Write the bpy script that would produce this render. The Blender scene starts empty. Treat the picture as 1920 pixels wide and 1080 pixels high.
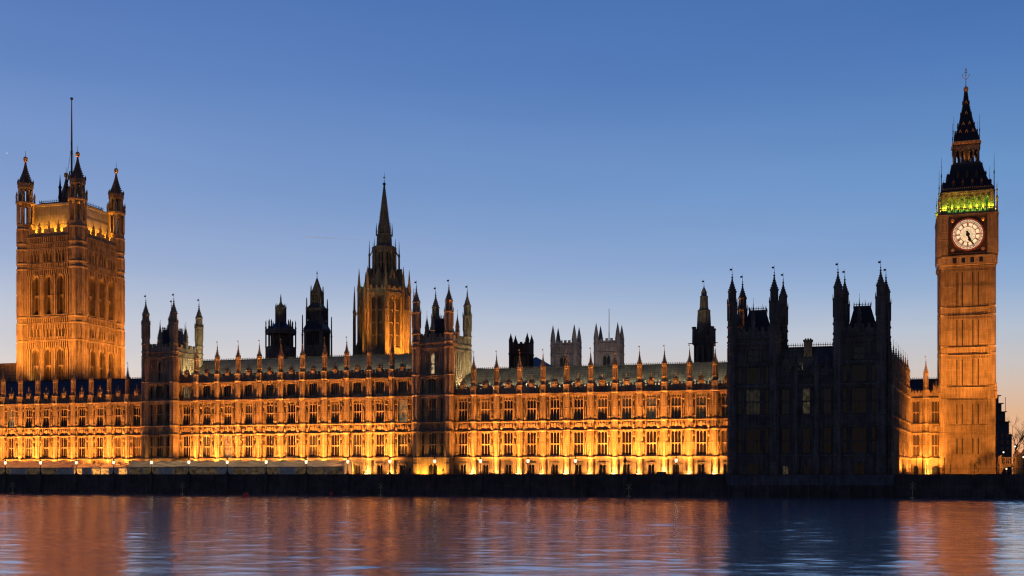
import bpy, math, random
import numpy as np
from mathutils import Matrix, Vector
R = math.radians
random.seed(7)
scene = bpy.context.scene
COL = scene.collection

# ------------------------------------------------------------------ camera
cam = bpy.data.cameras.new('camera')
camera = bpy.data.objects.new('camera', cam)
COL.objects.link(camera)
camera.location = (0, 0, 5)
camera.rotation_euler = (R(90), 0, 0)
cam.sensor_width = 36
cam.lens = 36 * 2090 / 1920
cam.shift_y = 350 / 1920
cam.clip_end = 20000
scene.camera = camera

# ------------------------------------------------------------------ dusk sky
world = bpy.data.worlds.new('World')
scene.world = world
world.use_nodes = True
nt = world.node_tree
bg = nt.nodes['Background']
sky = nt.nodes.new('ShaderNodeTexSky')
sky.sky_type = 'NISHITA'
sky.sun_disc = False
sky.sun_elevation = R(-3)
sky.sun_rotation = R(20)
sky.air_density = 1.0
sky.dust_density = 0.5
sky.ozone_density = 3.0
def wn(kind, **kw):
    n = nt.nodes.new(kind)
    for k, v in kw.items():
        setattr(n, k, v)
    return n
def wl(a, b):
    nt.links.new(a, b)
def ramp(node, stops):
    cr = node.color_ramp
    while len(cr.elements) > 1:
        cr.elements.remove(cr.elements[0])
    cr.elements[0].position, cr.elements[0].color = stops[0][0], (*stops[0][1], 1)
    for p, c in stops[1:]:
        e = cr.elements.new(p)
        e.color = (*c, 1)
def s2l(*c):
    return tuple(((v / 255 + .055) / 1.055) ** 2.4 if v > 10 else v / 255 / 12.92 for v in c)
tc = wn('ShaderNodeTexCoord')
sep = wn('ShaderNodeSeparateXYZ')
wl(tc.outputs['Generated'], sep.inputs[0])
# twilight arch: pale just over the horizon, deep blue higher up (elevation = direction z)
lo = wn('ShaderNodeValToRGB')       # toward the afterglow's right hand side
hi = wn('ShaderNodeValToRGB')       # toward its left hand side
ramp(hi, [(0.0, s2l(232, 190, 162)), (.05, s2l(232, 206, 188)), (.09, s2l(228, 218, 212)), (.137, s2l(200, 206, 219)), (.175, s2l(165, 182, 213)),
          (.24, s2l(133, 161, 208)), (.33, s2l(99, 135, 194)), (.42, s2l(79, 117, 180)), (.6, s2l(54, 92, 162)), (1, s2l(30, 58, 124))])
ramp(lo, [(0.0, s2l(242, 164, 108)), (.05, s2l(228, 180, 142)), (.09, s2l(206, 195, 188)), (.12, s2l(184, 193, 205)), (.155, s2l(146, 173, 206)),
          (.185, s2l(126, 160, 203)), (.24, s2l(106, 149, 197)), (.33, s2l(75, 121, 180)), (.42, s2l(58, 104, 168)), (.6, s2l(42, 82, 152)), (1, s2l(28, 54, 120))])
wl(sep.outputs[2], hi.inputs[0]); wl(sep.outputs[2], lo.inputs[0])
az = wn('ShaderNodeMapRange')
az.inputs[1].default_value, az.inputs[2].default_value = -.42, .42
wl(sep.outputs[0], az.inputs[0])
mx = wn('ShaderNodeMix', data_type='RGBA')
wl(az.outputs[0], mx.inputs[0]); wl(hi.outputs[0], mx.inputs[6]); wl(lo.outputs[0], mx.inputs[7])
# the eastern half of the sky, away from the afterglow, is much darker
east = wn('ShaderNodeMapRange')
east.inputs[1].default_value, east.inputs[2].default_value = -.5, .75
east.inputs[3].default_value, east.inputs[4].default_value = .26, 1.0
wl(sep.outputs[1], east.inputs[0])
nis = wn('ShaderNodeMix', data_type='RGBA', blend_type='MULTIPLY')
nis.inputs[0].default_value = 1
nis.inputs[7].default_value = (3.6, 3.4, 3.2, 1)
wl(sky.outputs[0], nis.inputs[6])
mix2 = wn('ShaderNodeMix', data_type='RGBA')
mix2.inputs[0].default_value = .9
wl(nis.outputs[2], mix2.inputs[6]); wl(mx.outputs[2], mix2.inputs[7])
ea = wn('ShaderNodeMix', data_type='RGBA', blend_type='MULTIPLY')
ea.inputs[0].default_value = 1
hz = wn('ShaderNodeTexNoise')
hz.inputs['Scale'].default_value = 1.0; hz.inputs['Detail'].default_value = 4
hm = wn('ShaderNodeMapping'); hm.inputs['Scale'].default_value = (2.2, 2.2, 15)
wl(tc.outputs['Generated'], hm.inputs[0]); wl(hm.outputs[0], hz.inputs['Vector'])
hr = wn('ShaderNodeValToRGB'); ramp(hr, [(.3, (.93, .945, .96)), (.7, (1.05, 1.04, 1.03))])
wl(hz.outputs[0], hr.inputs[0])
hx = wn('ShaderNodeMix', data_type='RGBA', blend_type='MULTIPLY'); hx.inputs[0].default_value = .8
wl(mix2.outputs[2], hx.inputs[6]); wl(hr.outputs[0], hx.inputs[7])
wl(hx.outputs[2], ea.inputs[6]); wl(east.outputs[0], ea.inputs[7])
wl(ea.outputs[2], bg.inputs[0])
bg.inputs[1].default_value = 1.0

scene.view_settings.view_transform = 'Standard'
scene.view_settings.look = 'None'
scene.view_settings.exposure = 0
scene.view_settings.gamma = 1
try:
    scene.cycles.use_denoising = True
    scene.cycles.max_bounces = 4
    scene.cycles.use_adaptive_sampling = False
    scene.cycles.use_light_tree = True
    scene.cycles.filter_width = 1.2
    scene.cycles.sample_clamp_indirect = 4
except Exception:
    pass

# ------------------------------------------------------------------ palace frame: s along the river front, t into the building
SL = 0.29
CC = 1 / math.hypot(1, SL)
D = Vector((CC, -SL * CC, 0))
N = Vector((SL * CC, CC, 0))
TH = -math.atan(SL)
def W(s, t, z=0.0):
    v = Vector((0, 255, 0)) + D * s + N * t
    return Vector((v.x, v.y, z))

ORD = ('first second third fourth fifth sixth seventh eighth ninth tenth eleventh twelfth thirteenth fourteenth fifteenth '
       'sixteenth seventeenth eighteenth nineteenth twentieth').split()

# ------------------------------------------------------------------ materials
def mat(name):
    m = bpy.data.materials.new(name)
    m.use_nodes = True
    return m, m.node_tree, m.node_tree.nodes['Principled BSDF']

def stone(name, c0, c1, course=.42, bump=.6, rough=.9, dirt=.55):
    m, t, b = mat(name)
    def n(k, **kw):
        x = t.nodes.new(k)
        for a, v in kw.items():
            setattr(x, a, v)
        return x
    L = t.links.new
    geo = n('ShaderNodeNewGeometry')
    tco = n('ShaderNodeTexCoord')
    sp = n('ShaderNodeSeparateXYZ'); L(tco.outputs['Object'], sp.inputs[0])
    ad = n('ShaderNodeMath', operation='ADD'); L(sp.outputs[0], ad.inputs[0]); L(sp.outputs[1], ad.inputs[1])
    cb = n('ShaderNodeCombineXYZ'); L(ad.outputs[0], cb.inputs[0]); L(sp.outputs[2], cb.inputs[1])
    br = n('ShaderNodeTexBrick')
    L(cb.outputs[0], br.inputs['Vector'])
    br.inputs['Scale'].default_value = 1
    br.inputs['Brick Width'].default_value = course * 2.1
    br.inputs['Row Height'].default_value = course
    br.inputs['Mortar Size'].default_value = .02
    br.inputs['Color1'].default_value = (1, 1, 1, 1)
    br.inputs['Color2'].default_value = (.74, .72, .68, 1)
    br.inputs['Mortar'].default_value = (.5, .47, .42, 1)
    n1 = n('ShaderNodeTexNoise'); n1.inputs['Scale'].default_value = .35; n1.inputs['Detail'].default_value = 8
    L(geo.outputs['Position'], n1.inputs['Vector'])
    mp = n('ShaderNodeMapping'); mp.inputs['Scale'].default_value = (1.6, 1.6, .22)
    L(geo.outputs['Position'], mp.inputs['Vector'])
    n2 = n('ShaderNodeTexNoise'); n2.inputs['Scale'].default_value = 1.2; n2.inputs['Detail'].default_value = 6
    L(mp.outputs[0], n2.inputs['Vector'])
    cr = n('ShaderNodeValToRGB')
    ramp(cr, [(.3, c0), (.7, c1)])
    L(n1.outputs[0], cr.inputs[0])
    m1 = n('ShaderNodeMix', data_type='RGBA', blend_type='MULTIPLY'); m1.inputs[0].default_value = .6
    L(cr.outputs[0], m1.inputs[6]); L(br.outputs[0], m1.inputs[7])
    c2 = n('ShaderNodeValToRGB')
    ramp(c2, [(.34, (.3, .27, .23)), (.58, (1, 1, 1))])
    L(n2.outputs[0], c2.inputs[0])
    m2 = n('ShaderNodeMix', data_type='RGBA', blend_type='MULTIPLY'); m2.inputs[0].default_value = dirt
    L(m1.outputs[2], m2.inputs[6]); L(c2.outputs[0], m2.inputs[7])
    L(m2.outputs[2], b.inputs['Base Color'])
    b.inputs['Roughness'].default_value = rough
    b.inputs['Specular IOR Level'].default_value = .15
    n3 = n('ShaderNodeTexVoronoi'); n3.inputs['Scale'].default_value = 2.6
    L(geo.outputs['Position'], n3.inputs['Vector'])
    n4 = n('ShaderNodeTexNoise'); n4.inputs['Scale'].default_value = 3.5; n4.inputs['Detail'].default_value = 5
    L(geo.outputs['Position'], n4.inputs['Vector'])
    a2 = n('ShaderNodeMath', operation='MULTIPLY_ADD'); L(n3.outputs['Distance'], a2.inputs[0]); a2.inputs[1].default_value = .6
    L(n4.outputs[0], a2.inputs[2])
    bp = n('ShaderNodeBump'); bp.inputs['Strength'].default_value = bump; bp.inputs['Distance'].default_value = .12
    L(a2.outputs[0], bp.inputs['Height']); L(bp.outputs[0], b.inputs['Normal'])
    return m

def plain(name, col, rough=.6, metal=0, var=.25, sc=1.5, emit=None, es=0, spec=.3):
    m, t, b = mat(name)
    geo = t.nodes.new('ShaderNodeNewGeometry')
    nz = t.nodes.new('ShaderNodeTexNoise'); nz.inputs['Scale'].default_value = sc; nz.inputs['Detail'].default_value = 6
    t.links.new(geo.outputs['Position'], nz.inputs['Vector'])
    cr = t.nodes.new('ShaderNodeValToRGB')
    ramp(cr, [(.3, tuple(c * (1 - var) for c in col)), (.7, tuple(min(1, c * (1 + var)) for c in col))])
    t.links.new(nz.outputs[0], cr.inputs[0])
    t.links.new(cr.outputs[0], b.inputs['Base Color'])
    b.inputs['Roughness'].default_value = rough
    b.inputs['Metallic'].default_value = metal
    b.inputs['Specular IOR Level'].default_value = spec
    if emit:
        b.inputs['Emission Color'].default_value = (*emit, 1)
        b.inputs['Emission Strength'].default_value = es
    return m

def roofmat(name, c, seam=.9, row=.55, rough=.5):
    m, t, b = mat(name)
    L = t.links.new
    tco = t.nodes.new('ShaderNodeTexCoord')
    sp = t.nodes.new('ShaderNodeSeparateXYZ'); L(tco.outputs['Object'], sp.inputs[0])
    cb = t.nodes.new('ShaderNodeCombineXYZ'); L(sp.outputs[0], cb.inputs[0]); L(sp.outputs[2], cb.inputs[1])
    br = t.nodes.new('ShaderNodeTexBrick'); L(cb.outputs[0], br.inputs['Vector'])
    br.offset = 0
    br.inputs['Scale'].default_value = 1
    br.inputs['Brick Width'].default_value = seam
    br.inputs['Row Height'].default_value = row
    br.inputs['Mortar Size'].default_value = .05
    br.inputs['Color1'].default_value = (*c, 1)
    br.inputs['Color2'].default_value = (*(v * .7 for v in c), 1)
    br.inputs['Mortar'].default_value = (*(v * .35 for v in c), 1)
    geo = t.nodes.new('ShaderNodeNewGeometry')
    nz = t.nodes.new('ShaderNodeTexNoise'); nz.inputs['Scale'].default_value = .4; nz.inputs['Detail'].default_value = 7
    L(geo.outputs['Position'], nz.inputs['Vector'])
    cr = t.nodes.new('ShaderNodeValToRGB'); ramp(cr, [(.3, (.5, .5, .5)), (.7, (1, 1, 1))]); L(nz.outputs[0], cr.inputs[0])
    mm = t.nodes.new('ShaderNodeMix'); mm.data_type = 'RGBA'; mm.blend_type = 'MULTIPLY'; mm.inputs[0].default_value = 1
    L(br.outputs[0], mm.inputs[6]); L(cr.outputs[0], mm.inputs[7]); L(mm.outputs[2], b.inputs['Base Color'])
    b.inputs['Roughness'].default_value = rough
    bp = t.nodes.new('ShaderNodeBump'); bp.inputs['Strength'].default_value = .5; bp.inputs['Distance'].default_value = .1
    L(br.outputs['Fac'], bp.inputs['Height']); bp.invert = True
    L(bp.outputs[0], b.inputs['Normal'])
    return m

def glass(name, col, emit=None, es=0):
    m, t, b = mat(name)
    b.inputs['Base Color'].default_value = (*col, 1)
    b.inputs['Roughness'].default_value = .12
    geo = t.nodes.new('ShaderNodeNewGeometry')
    nz = t.nodes.new('ShaderNodeTexNoise'); nz.inputs['Scale'].default_value = 1.3; nz.inputs['Detail'].default_value = 3
    t.links.new(geo.outputs['Position'], nz.inputs['Vector'])
    bp = t.nodes.new('ShaderNodeBump'); bp.inputs['Strength'].default_value = .25; bp.inputs['Distance'].default_value = .1
    t.links.new(nz.outputs[0], bp.inputs['Height']); t.links.new(bp.outputs[0], b.inputs['Normal'])
    if emit:
        cr = t.nodes.new('ShaderNodeValToRGB')
        ramp(cr, [(.35, tuple(v * .12 for v in emit)), (.65, emit)])
        t.links.new(nz.outputs[0], cr.inputs[0]); t.links.new(cr.outputs[0], b.inputs['Emission Color'])
        b.inputs['Emission Strength'].default_value = es
    return m

STONE = stone('honey_limestone', (.27, .215, .145), (.44, .355, .25))
TSTONE = stone('tower_limestone', (.24, .19, .125), (.38, .31, .21), course=.6)
UNLITSOOT = stone('sooty_unlit_stone', (.12, .105, .095), (.21, .185, .165))  # sooty stone of unlit parts; some of their missing light is in the colour
ABBEY = stone('pale_abbey_stone', (.26, .235, .225), (.40, .36, .34), course=.6, dirt=.45)
CHURCH = stone('brown_church_stone', (.10, .07, .06), (.17, .12, .10))
GRANITE = stone('wet_granite', (.07, .058, .05), (.13, .11, .095), course=.75, rough=.7, dirt=.4)
PLINTH = stone('grey_granite', (.10, .105, .115), (.16, .165, .18), course=.7, rough=.8)
IRONROOF = roofmat('cast_iron_roof_tiles', (.155, .16, .14))
UNLITROOF = roofmat('unlit_dark_roof', (.045, .047, .06))  # darker roof; on the palace the missing floodlight is put into the colour
SPIREROOF = roofmat('dark_iron_spire_plates', (.022, .026, .04), seam=.5, row=.45)
VROOF = roofmat('tower_roof_plates', (.34, .32, .22), seam=1.1, row=3)
IRON = plain('dark_iron', (.02, .02, .024), .5, .3)
CREST = plain('crimson_painted_cresting', (.12, .05, .07), .6)
GILT = plain('gilding', (.62, .36, .12), .35, .6)
PIPE = plain('lead_pipe', (.05, .04, .035), .6)
GLASS = glass('dark_window_glass', (.012, .011, .012))
GLASSW = glass('blue_grey_window_glass', (.03, .034, .045))
GLASSB = glass('brown_tower_glass', (.06, .045, .03))
GLASSL = glass('lamp_lit_window_glass', (.05, .045, .035), (.62, .5, .28), .08)
GLASSD = glass('dimly_lit_window_glass', (.03, .03, .028), (.30, .27, .16), .05)
GLASSS = glass('bright_slit_window_glass', (.1, .08, .05), (.95, .66, .34), .75)
GLASSR = glass('curtained_room_glass', (.06, .05, .035), (.55, .36, .16), .5)
GLASSO = glass('orange_lit_window_glass', (.1, .06, .03), (1.0, .42, .09), 1.3)
CANVAS = plain('grey_canvas', (.42, .40, .36), .8, var=.12, sc=.5)
CANVASO = plain('cream_canvas', (.60, .48, .38), .8, var=.1, sc=.5)
for _m in (CANVAS, CANVASO):
    _t = _m.node_tree
    _b = _t.nodes['Principled BSDF']
    _b.inputs['Specular IOR Level'].default_value = .1
    _tr = _t.nodes.new('ShaderNodeBsdfTranslucent')
    _tr.inputs[0].default_value = (.55, .48, .38, 1)
    _ms = _t.nodes.new('ShaderNodeMixShader')
    _ms.inputs[0].default_value = .4
    _t.links.new(_b.outputs[0], _ms.inputs[1]); _t.links.new(_tr.outputs[0], _ms.inputs[2])
    _t.links.new(_ms.outputs[0], _t.nodes['Material Output'].inputs[0])
FRAMEW = plain('white_painted_frame', (.78, .77, .72), .5)
LAMPGLOW = plain('lit_lamp_globe', (.9, .85, .75), .4, emit=(1, .80, .50), es=1.6)
FLOODGLOW = plain('lit_floodlight_lens', (.9, .8, .5), .4, emit=(1, .66, .22), es=8)
STREETGLOW = plain('lit_street_lamp', (.9, .85, .8), .4, emit=(1, .82, .62), es=1.1)
BUOYRED = plain('faded_red_buoy_paint', (.55, .06, .07), .45)
BEACON = plain('weathered_yellow_paint', (.42, .36, .16), .6)
GROUND = plain('dark_ground', (.045, .042, .038), .95, sc=.2)
PAVING = plain('terrace_paving', (.22, .20, .17), .85, sc=.8)
BARK = plain('bare_bark', (.06, .045, .035), .9)
OPAL = plain('opal_clock_glass', (.9, .86, .7), .4, var=.03, emit=(1.0, .80, .46), es=.82)
CLOCKDARK = plain('dark_clock_iron', (.05, .032, .02), .5)
CLOCKRED = plain('clock_tracery', (.30, .085, .06), .5)

# ------------------------------------------------------------------ mesh helpers
class MB:
    def __init__(self):
        self.v, self.f, self.M = [], [], None
    def add(self, vs, fs):
        o = len(self.v)
        if self.M is not None:
            vs = [self.M @ Vector(p) for p in vs]
        self.v += [tuple(p) for p in vs]
        self.f += [tuple(i + o for i in q) for q in fs]
    def box(self, x0, x1, y0, y1, z0, z1):
        self.add([(x0, y0, z0), (x1, y0, z0), (x1, y1, z0), (x0, y1, z0), (x0, y0, z1), (x1, y0, z1), (x1, y1, z1), (x0, y1, z1)],
                 [(0, 3, 2, 1), (4, 5, 6, 7), (0, 1, 5, 4), (1, 2, 6, 5), (2, 3, 7, 6), (3, 0, 4, 7)])
    def wedge(self, x0, x1, y0, y1, z0, z1, yt):          # box whose front edge slopes back to yt at the top
        self.add([(x0, y0, z0), (x1, y0, z0), (x1, y1, z0), (x0, y1, z0), (x0, yt, z1), (x1, yt, z1), (x1, y1, z1), (x0, y1, z1)],
                 [(0, 3, 2, 1), (4, 5, 6, 7), (0, 1, 5, 4), (1, 2, 6, 5), (2, 3, 7, 6), (3, 0, 4, 7)])
    def prism(self, n, cx, cy, prof, rot=None, sx=1, sy=1):
        if rot is None:
            rot = math.pi / n
        vs, fs = [], []
        for r, z in prof:
            for k in range(n):
                a = rot + 2 * math.pi * k / n
                vs.append((cx + r * sx * math.cos(a), cy + r * sy * math.sin(a), z))
        for i in range(len(prof) - 1):
            for k in range(n):
                a, b = i * n + k, i * n + (k + 1) % n
                fs.append((a, b, b + n, a + n))
        fs.append(tuple(range(n - 1, -1, -1)))
        fs.append(tuple(range((len(prof) - 1) * n, len(prof) * n)))
        self.add(vs, fs)
    def rect(self, cx, cy, prof):                          # stacked rectangles: (half x, half y, z)
        vs, fs = [], []
        for hx, hy, z in prof:
            vs += [(cx - hx, cy - hy, z), (cx + hx, cy - hy, z), (cx + hx, cy + hy, z), (cx - hx, cy + hy, z)]
        for i in range(len(prof) - 1):
            for k in range(4):
                a, b = i * 4 + k, i * 4 + (k + 1) % 4
                fs.append((a, b, b + 4, a + 4))
        fs.append((3, 2, 1, 0))
        e = (len(prof) - 1) * 4
        fs.append((e, e + 1, e + 2, e + 3))
        self.add(vs, fs)
    def plate(self, pts, y0, y1):                          # polygon in x,z extruded along y
        n = len(pts)
        vs = [(x, y0, z) for x, z in pts] + [(x, y1, z) for x, z in pts]
        fs = [tuple(range(n)), tuple(range(2 * n - 1, n - 1, -1))]
        for i in range(n):
            j = (i + 1) % n
            fs.append((j, i, i + n, j + n))
        self.add(vs, fs)
    def tube(self, p, q, r0, r1=None, n=5):
        r1 = r0 if r1 is None else r1
        p, q = Vector(p), Vector(q)
        d = (q - p)
        if d.length < 1e-6:
            return
        d.normalize()
        a = d.orthogonal().normalized()
        b = d.cross(a)
        vs = []
        for c, r in ((p, r0), (q, r1)):
            for k in range(n):
                t = 2 * math.pi * k / n
                vs.append(c + (a * math.cos(t) + b * math.sin(t)) * r)
        fs = [(k, (k + 1) % n, n + (k + 1) % n, n + k) for k in range(n)]
        fs += [tuple(range(n - 1, -1, -1)), tuple(range(n, 2 * n))]
        self.add(vs, fs)
    def ball(self, cx, cy, cz, r, n=8, m=5, sz=1):
        prof = [(max(.001, r * math.sin(math.pi * i / m)), cz - r * sz * math.cos(math.pi * i / m)) for i in range(m + 1)]
        self.prism(n, cx, cy, prof)
    def arch_head(self, x0, x1, z0, z1, y0, y1, k=5):      # two spandrels leaving a pointed arch open between x0..x1
        c = (x0 + x1) / 2
        w = (x1 - x0) / 2
        top = z1 - (z1 - z0) * .06
        left, right = [], []
        for i in range(k + 1):
            a = i / k
            zz = z0 + (top - z0) * math.sin(a * math.pi / 2) ** .9
            xx = w * (1 - (1 - a) ** 1.6) if False else w * (1 - math.cos(a * math.pi / 2))
            left.append((x0 + xx, zz))
            right.append((x1 - xx, zz))
        self.plate([(x0, z0 - .001)] + left[1:] + [(c, z1), (x0, z1)], y0, y1)
        self.plate(([(x1, z0 - .001)] + right[1:] + [(c, z1), (x1, z1)])[::-1], y0, y1)
    def mesh(self, name, m):
        me = bpy.data.meshes.new(name)
        me.from_pydata(self.v, [], self.f)
        me.materials.append(m)
        me.update()
        return me
    def build(self, name, m, parent=None, loc=None, rz=0):
        return inst(name, self.mesh(name, m), parent, loc, rz)

def inst(name, me, parent=None, loc=None, rz=0):
    o = bpy.data.objects.new(name, me)
    COL.objects.link(o)
    if parent:
        o.parent = parent
    if loc is not None:
        o.location = loc
    if rz:
        o.rotation_euler = (0, 0, rz)
    return o

def tag(o, label=None, cat=None, group=None, kind=None):
    for k, v in (('label', label), ('category', cat), ('group', group), ('kind', kind)):
        if v:
            o[k] = v
    return o

def thing(name, label, cat, loc, rz=0, group=None):
    o = bpy.data.objects.new(name, None)
    COL.objects.link(o)
    o.location = loc
    o.rotation_euler = (0, 0, rz)
    return tag(o, label, cat, group)

SODIUM = (1.0, .318, .045)
def spot(loc, target, energy, col=SODIUM, angle=120, blend=.8, radius=.3, name='flood_lamp'):
    l = bpy.data.lights.new(name, 'SPOT')
    l.energy, l.color = energy, col
    l.spot_size, l.spot_blend, l.shadow_soft_size = R(angle), blend, radius
    o = bpy.data.objects.new(name, l)
    COL.objects.link(o)
    o.location = loc
    o.rotation_euler = (Vector(target) - Vector(loc)).to_track_quat('-Z', 'Y').to_euler()
    return o
def point(loc, energy, col, radius=.3, name='lamp_bulb'):
    l = bpy.data.lights.new(name, 'POINT')
    l.energy, l.color, l.shadow_soft_size = energy, col, radius
    o = bpy.data.objects.new(name, l)
    COL.objects.link(o)
    o.location = loc
    return o

# ------------------------------------------------------------------ gothic parts
_wc = {}
def window_meshes(w, h, n, transoms=1, head=None, tmat=STONE, gmat=GLASS, two_row=False, deep=.5):
    """tracery (mullions, transoms, arched heads) and its pane; origin at the middle of the sill, wall face at y=0"""
    key = (round(w, 2), round(h, 2), n, transoms, head, tmat.name, gmat.name, two_row, deep)
    if key in _wc:
        return _wc[key]
    a = MB()
    fw, mw = min(.07, w * .05), min(.075, w * .04)
    y0, y1 = deep * .45, deep * .72
    a.box(-w / 2, -w / 2 + fw, y0, y1, 0, h)
    a.box(w / 2 - fw, w / 2, y0, y1, 0, h)
    a.box(-w / 2, w / 2, y0 - .12, y1, -.02, .12)
    hh = head if head else w / n * .9
    cell = w / n
    rows = [i * h / (transoms + 1) for i in range(transoms + 2)]
    for k in range(1, n):
        a.box(-w / 2 + k * cell - mw / 2, -w / 2 + k * cell + mw / 2, y0, y1, .12, h)
    for zr in rows[1:-1]:
        a.box(-w / 2 + fw, w / 2 - fw, y0 - .02, y1 + .02, zr - .09, zr + .09)
    top = h - (h * .14 if two_row else 0)
    for zr in rows[1:-1] + [top]:
        for k in range(n):
            a.arch_head(-w / 2 + k * cell + mw / 2, -w / 2 + (k + 1) * cell - mw / 2, zr - hh - (.09 if zr != top else 0), zr - (.09 if zr != top else 0), y0 + .03, y1 - .03, 4)
    if two_row:
        a.box(-w / 2, w / 2, y0, y1, top, top + .08)
        c2 = w / (2 * n)
        for k in range(2 * n):
            a.arch_head(-w / 2 + k * c2 + .05, -w / 2 + (k + 1) * c2 - .05, h - .42, h - .06, y0, y1, 3)
            a.box(-w / 2 + k * c2 - .05, -w / 2 + k * c2 + .05, y0, y1, top, h)
    b = MB()
    b.box(-w / 2, w / 2, deep * .8, deep + .1, -.02, h)
    _wc[key] = (a.mesh('window', tmat), b.mesh('pane', gmat))
    return _wc[key]

def add_window(parent, M, cx, z, w, h, n, gm=GLASS, **kw):
    a, b = window_meshes(w, h, n, gmat=gm, **kw)
    p = M @ Vector((cx, 0, z)) if M is not None else Vector((cx, 0, z))
    rz = M.to_euler().z if M is not None else 0
    o = inst('window', a, parent, p, rz)
    inst('pane', b, o)
    return o

def ribs(mb, x0, x1, z0, z1, n, pr=.17, w=.13, cusps=True, mids=()):
    st = (x1 - x0) / n
    for k in range(n + 1):
        x = x0 + k * st
        mb.box(max(x0, x - w / 2), min(x1, x + w / 2), -pr, 0, z0, z1)
    hh = min(st * .75, (z1 - z0) * .3)
    for k in range(n):
        if cusps and st > .3:
            mb.arch_head(x0 + k * st + w / 2, x0 + (k + 1) * st - w / 2, z1 - hh, z1, -pr * .8, 0, 3)
    for zm in mids:
        mb.box(x0, x1, -pr * .75, 0, zm - .07, zm + .07)

def face(mb, width, bands, thick=.9, rp=.17, rw=.13):
    """one gothic wall face, x in -width/2..width/2, outward -y"""
    h = width / 2
    for bd in bands:
        z0, z1, k = bd[0], bd[1], bd[2]
        if k == 'plain':
            mb.box(-h, h, 0, thick, z0, z1)
        elif k == 'string':
            p = bd[3]
            mb.box(-h, h, -p, thick, z0 + (z1 - z0) * .35, z1 - (z1 - z0) * .3)
            mb.wedge(-h, h, -p, thick, z1 - (z1 - z0) * .3, z1, -.02)
            mb.box(-h, h, -p * .55, thick, z0, z0 + (z1 - z0) * .35)
            if len(bd) > 4:                                 # a row of little carved bosses under the moulding
                st = bd[4]
                q = int(width / st)
                for i in range(q):
                    x = -h + (i + .5) * width / q
                    mb.box(x - st * .22, x + st * .22, -p * .9, 0, z0 - (z1 - z0) * .3, z0 + (z1 - z0) * .3)
        elif k == 'panel':
            mb.box(-h, h, 0, thick, z0, z1)
            ribs(mb, -h, h, z0, z1, bd[3], rp, rw, mids=bd[4] if len(bd) > 4 else ())
        elif k == 'win':
            wins, hd = sorted(bd[3]), bd[4]
            side = bd[5] if len(bd) > 5 else 0
            mids = bd[6] if len(bd) > 6 else ()
            x = -h
            for cx, hw in wins + [(h + 1e-6, 0)]:
                if cx - hw - x > .02:
                    mb.box(x, cx - hw, 0, thick, z0, z1)
                    if side and cx - hw - x > .35:
                        q = max(1, int((cx - hw - x) / side + .5))
                        ribs(mb, x + .03, cx - hw - .03, z0, z1, q, rp, rw, mids=mids)
                if hw:
                    if hd:
                        mb.arch_head(cx - hw, cx + hw, z1 - hd, z1, 0, thick * .55, 6)
                x = cx + hw
        elif k == 'merlon':
            st, par = bd[3], bd[4]
            mb.box(-h, h, 0, .45, z0, par)
            q = max(1, int(width / st))
            for i in range(q):
                c = -h + (i + .5) * width / q
                mb.box(c - st * .3, c + st * .3, 0, .45, par, z1 - .18)
                mb.wedge(c - st * .34, c + st * .34, -.06, .5, z1 - .18, z1, .2)
                if bd[5:]:
                    mb.prism(4, c, .2, [(.12, z1 - .05), (.02, z1 + bd[5])])

def faces4(hx, hy):
    """matrices for the four faces of a rectangular block centred on the origin: front, right, back, left"""
    out = []
    for i, off in enumerate((hy, hx, hy, hx)):
        out.append(Matrix.Rotation(i * math.pi / 2, 4, 'Z') @ Matrix.Translation((0, -off, 0)))
    return out

def spire_profile(r, z0, z1, p=1.35, n=6, tip=.05):
    return [(max(tip, r * (1 - i / n) ** p), z0 + (z1 - z0) * i / n) for i in range(n + 1)]

def crockets(mb, n, r, z0, z1, p=1.35, k=6, sz=.14, cx=0, cy=0, rot=None):
    rot = math.pi / n if rot is None else rot
    for i in range(k):
        f = (i + .4) / k
        rr = r * (1 - f) ** p
        zz = z0 + (z1 - z0) * f
        for j in range(n):
            a = rot + 2 * math.pi * j / n
            x, y = cx + (rr + sz * .4) * math.cos(a), cy + (rr + sz * .4) * math.sin(a)
            mb.box(x - sz / 2, x + sz / 2, y - sz / 2, y + sz / 2, zz, zz + sz)

def vane_mesh(z0, z1):
    mb = MB()
    mb.tube((0, 0, z0), (0, 0, z1), .05, .03, 5)
    mb.ball(0, 0, z0 + .15, .14, 6, 4)
    zf = z0 + (z1 - z0) * .62
    mb.box(-.5, -.04, -.015, .015, zf, zf + .34)
    mb.box(-.3, -.22, -.014, .014, zf - .08, zf + .42)
    return mb.mesh('vane', IRON)

def open_stage(mb, r, z0, z1, post=.2, n=8, core=.0, bars=True):
    for k in range(n):
        a = math.pi / n + 2 * math.pi * k / n
        x, y = (r - post * .6) * math.cos(a), (r - post * .6) * math.sin(a)
        mb.prism(4, x, y, [(post, z0), (post, z1)], rot=a)
    mb.prism(n, 0, 0, [(r * .94, z1 - .35), (r, z1)])
    mb.prism(n, 0, 0, [(r, z0 - .01), (r * .95, z0 + .15)])

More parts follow.
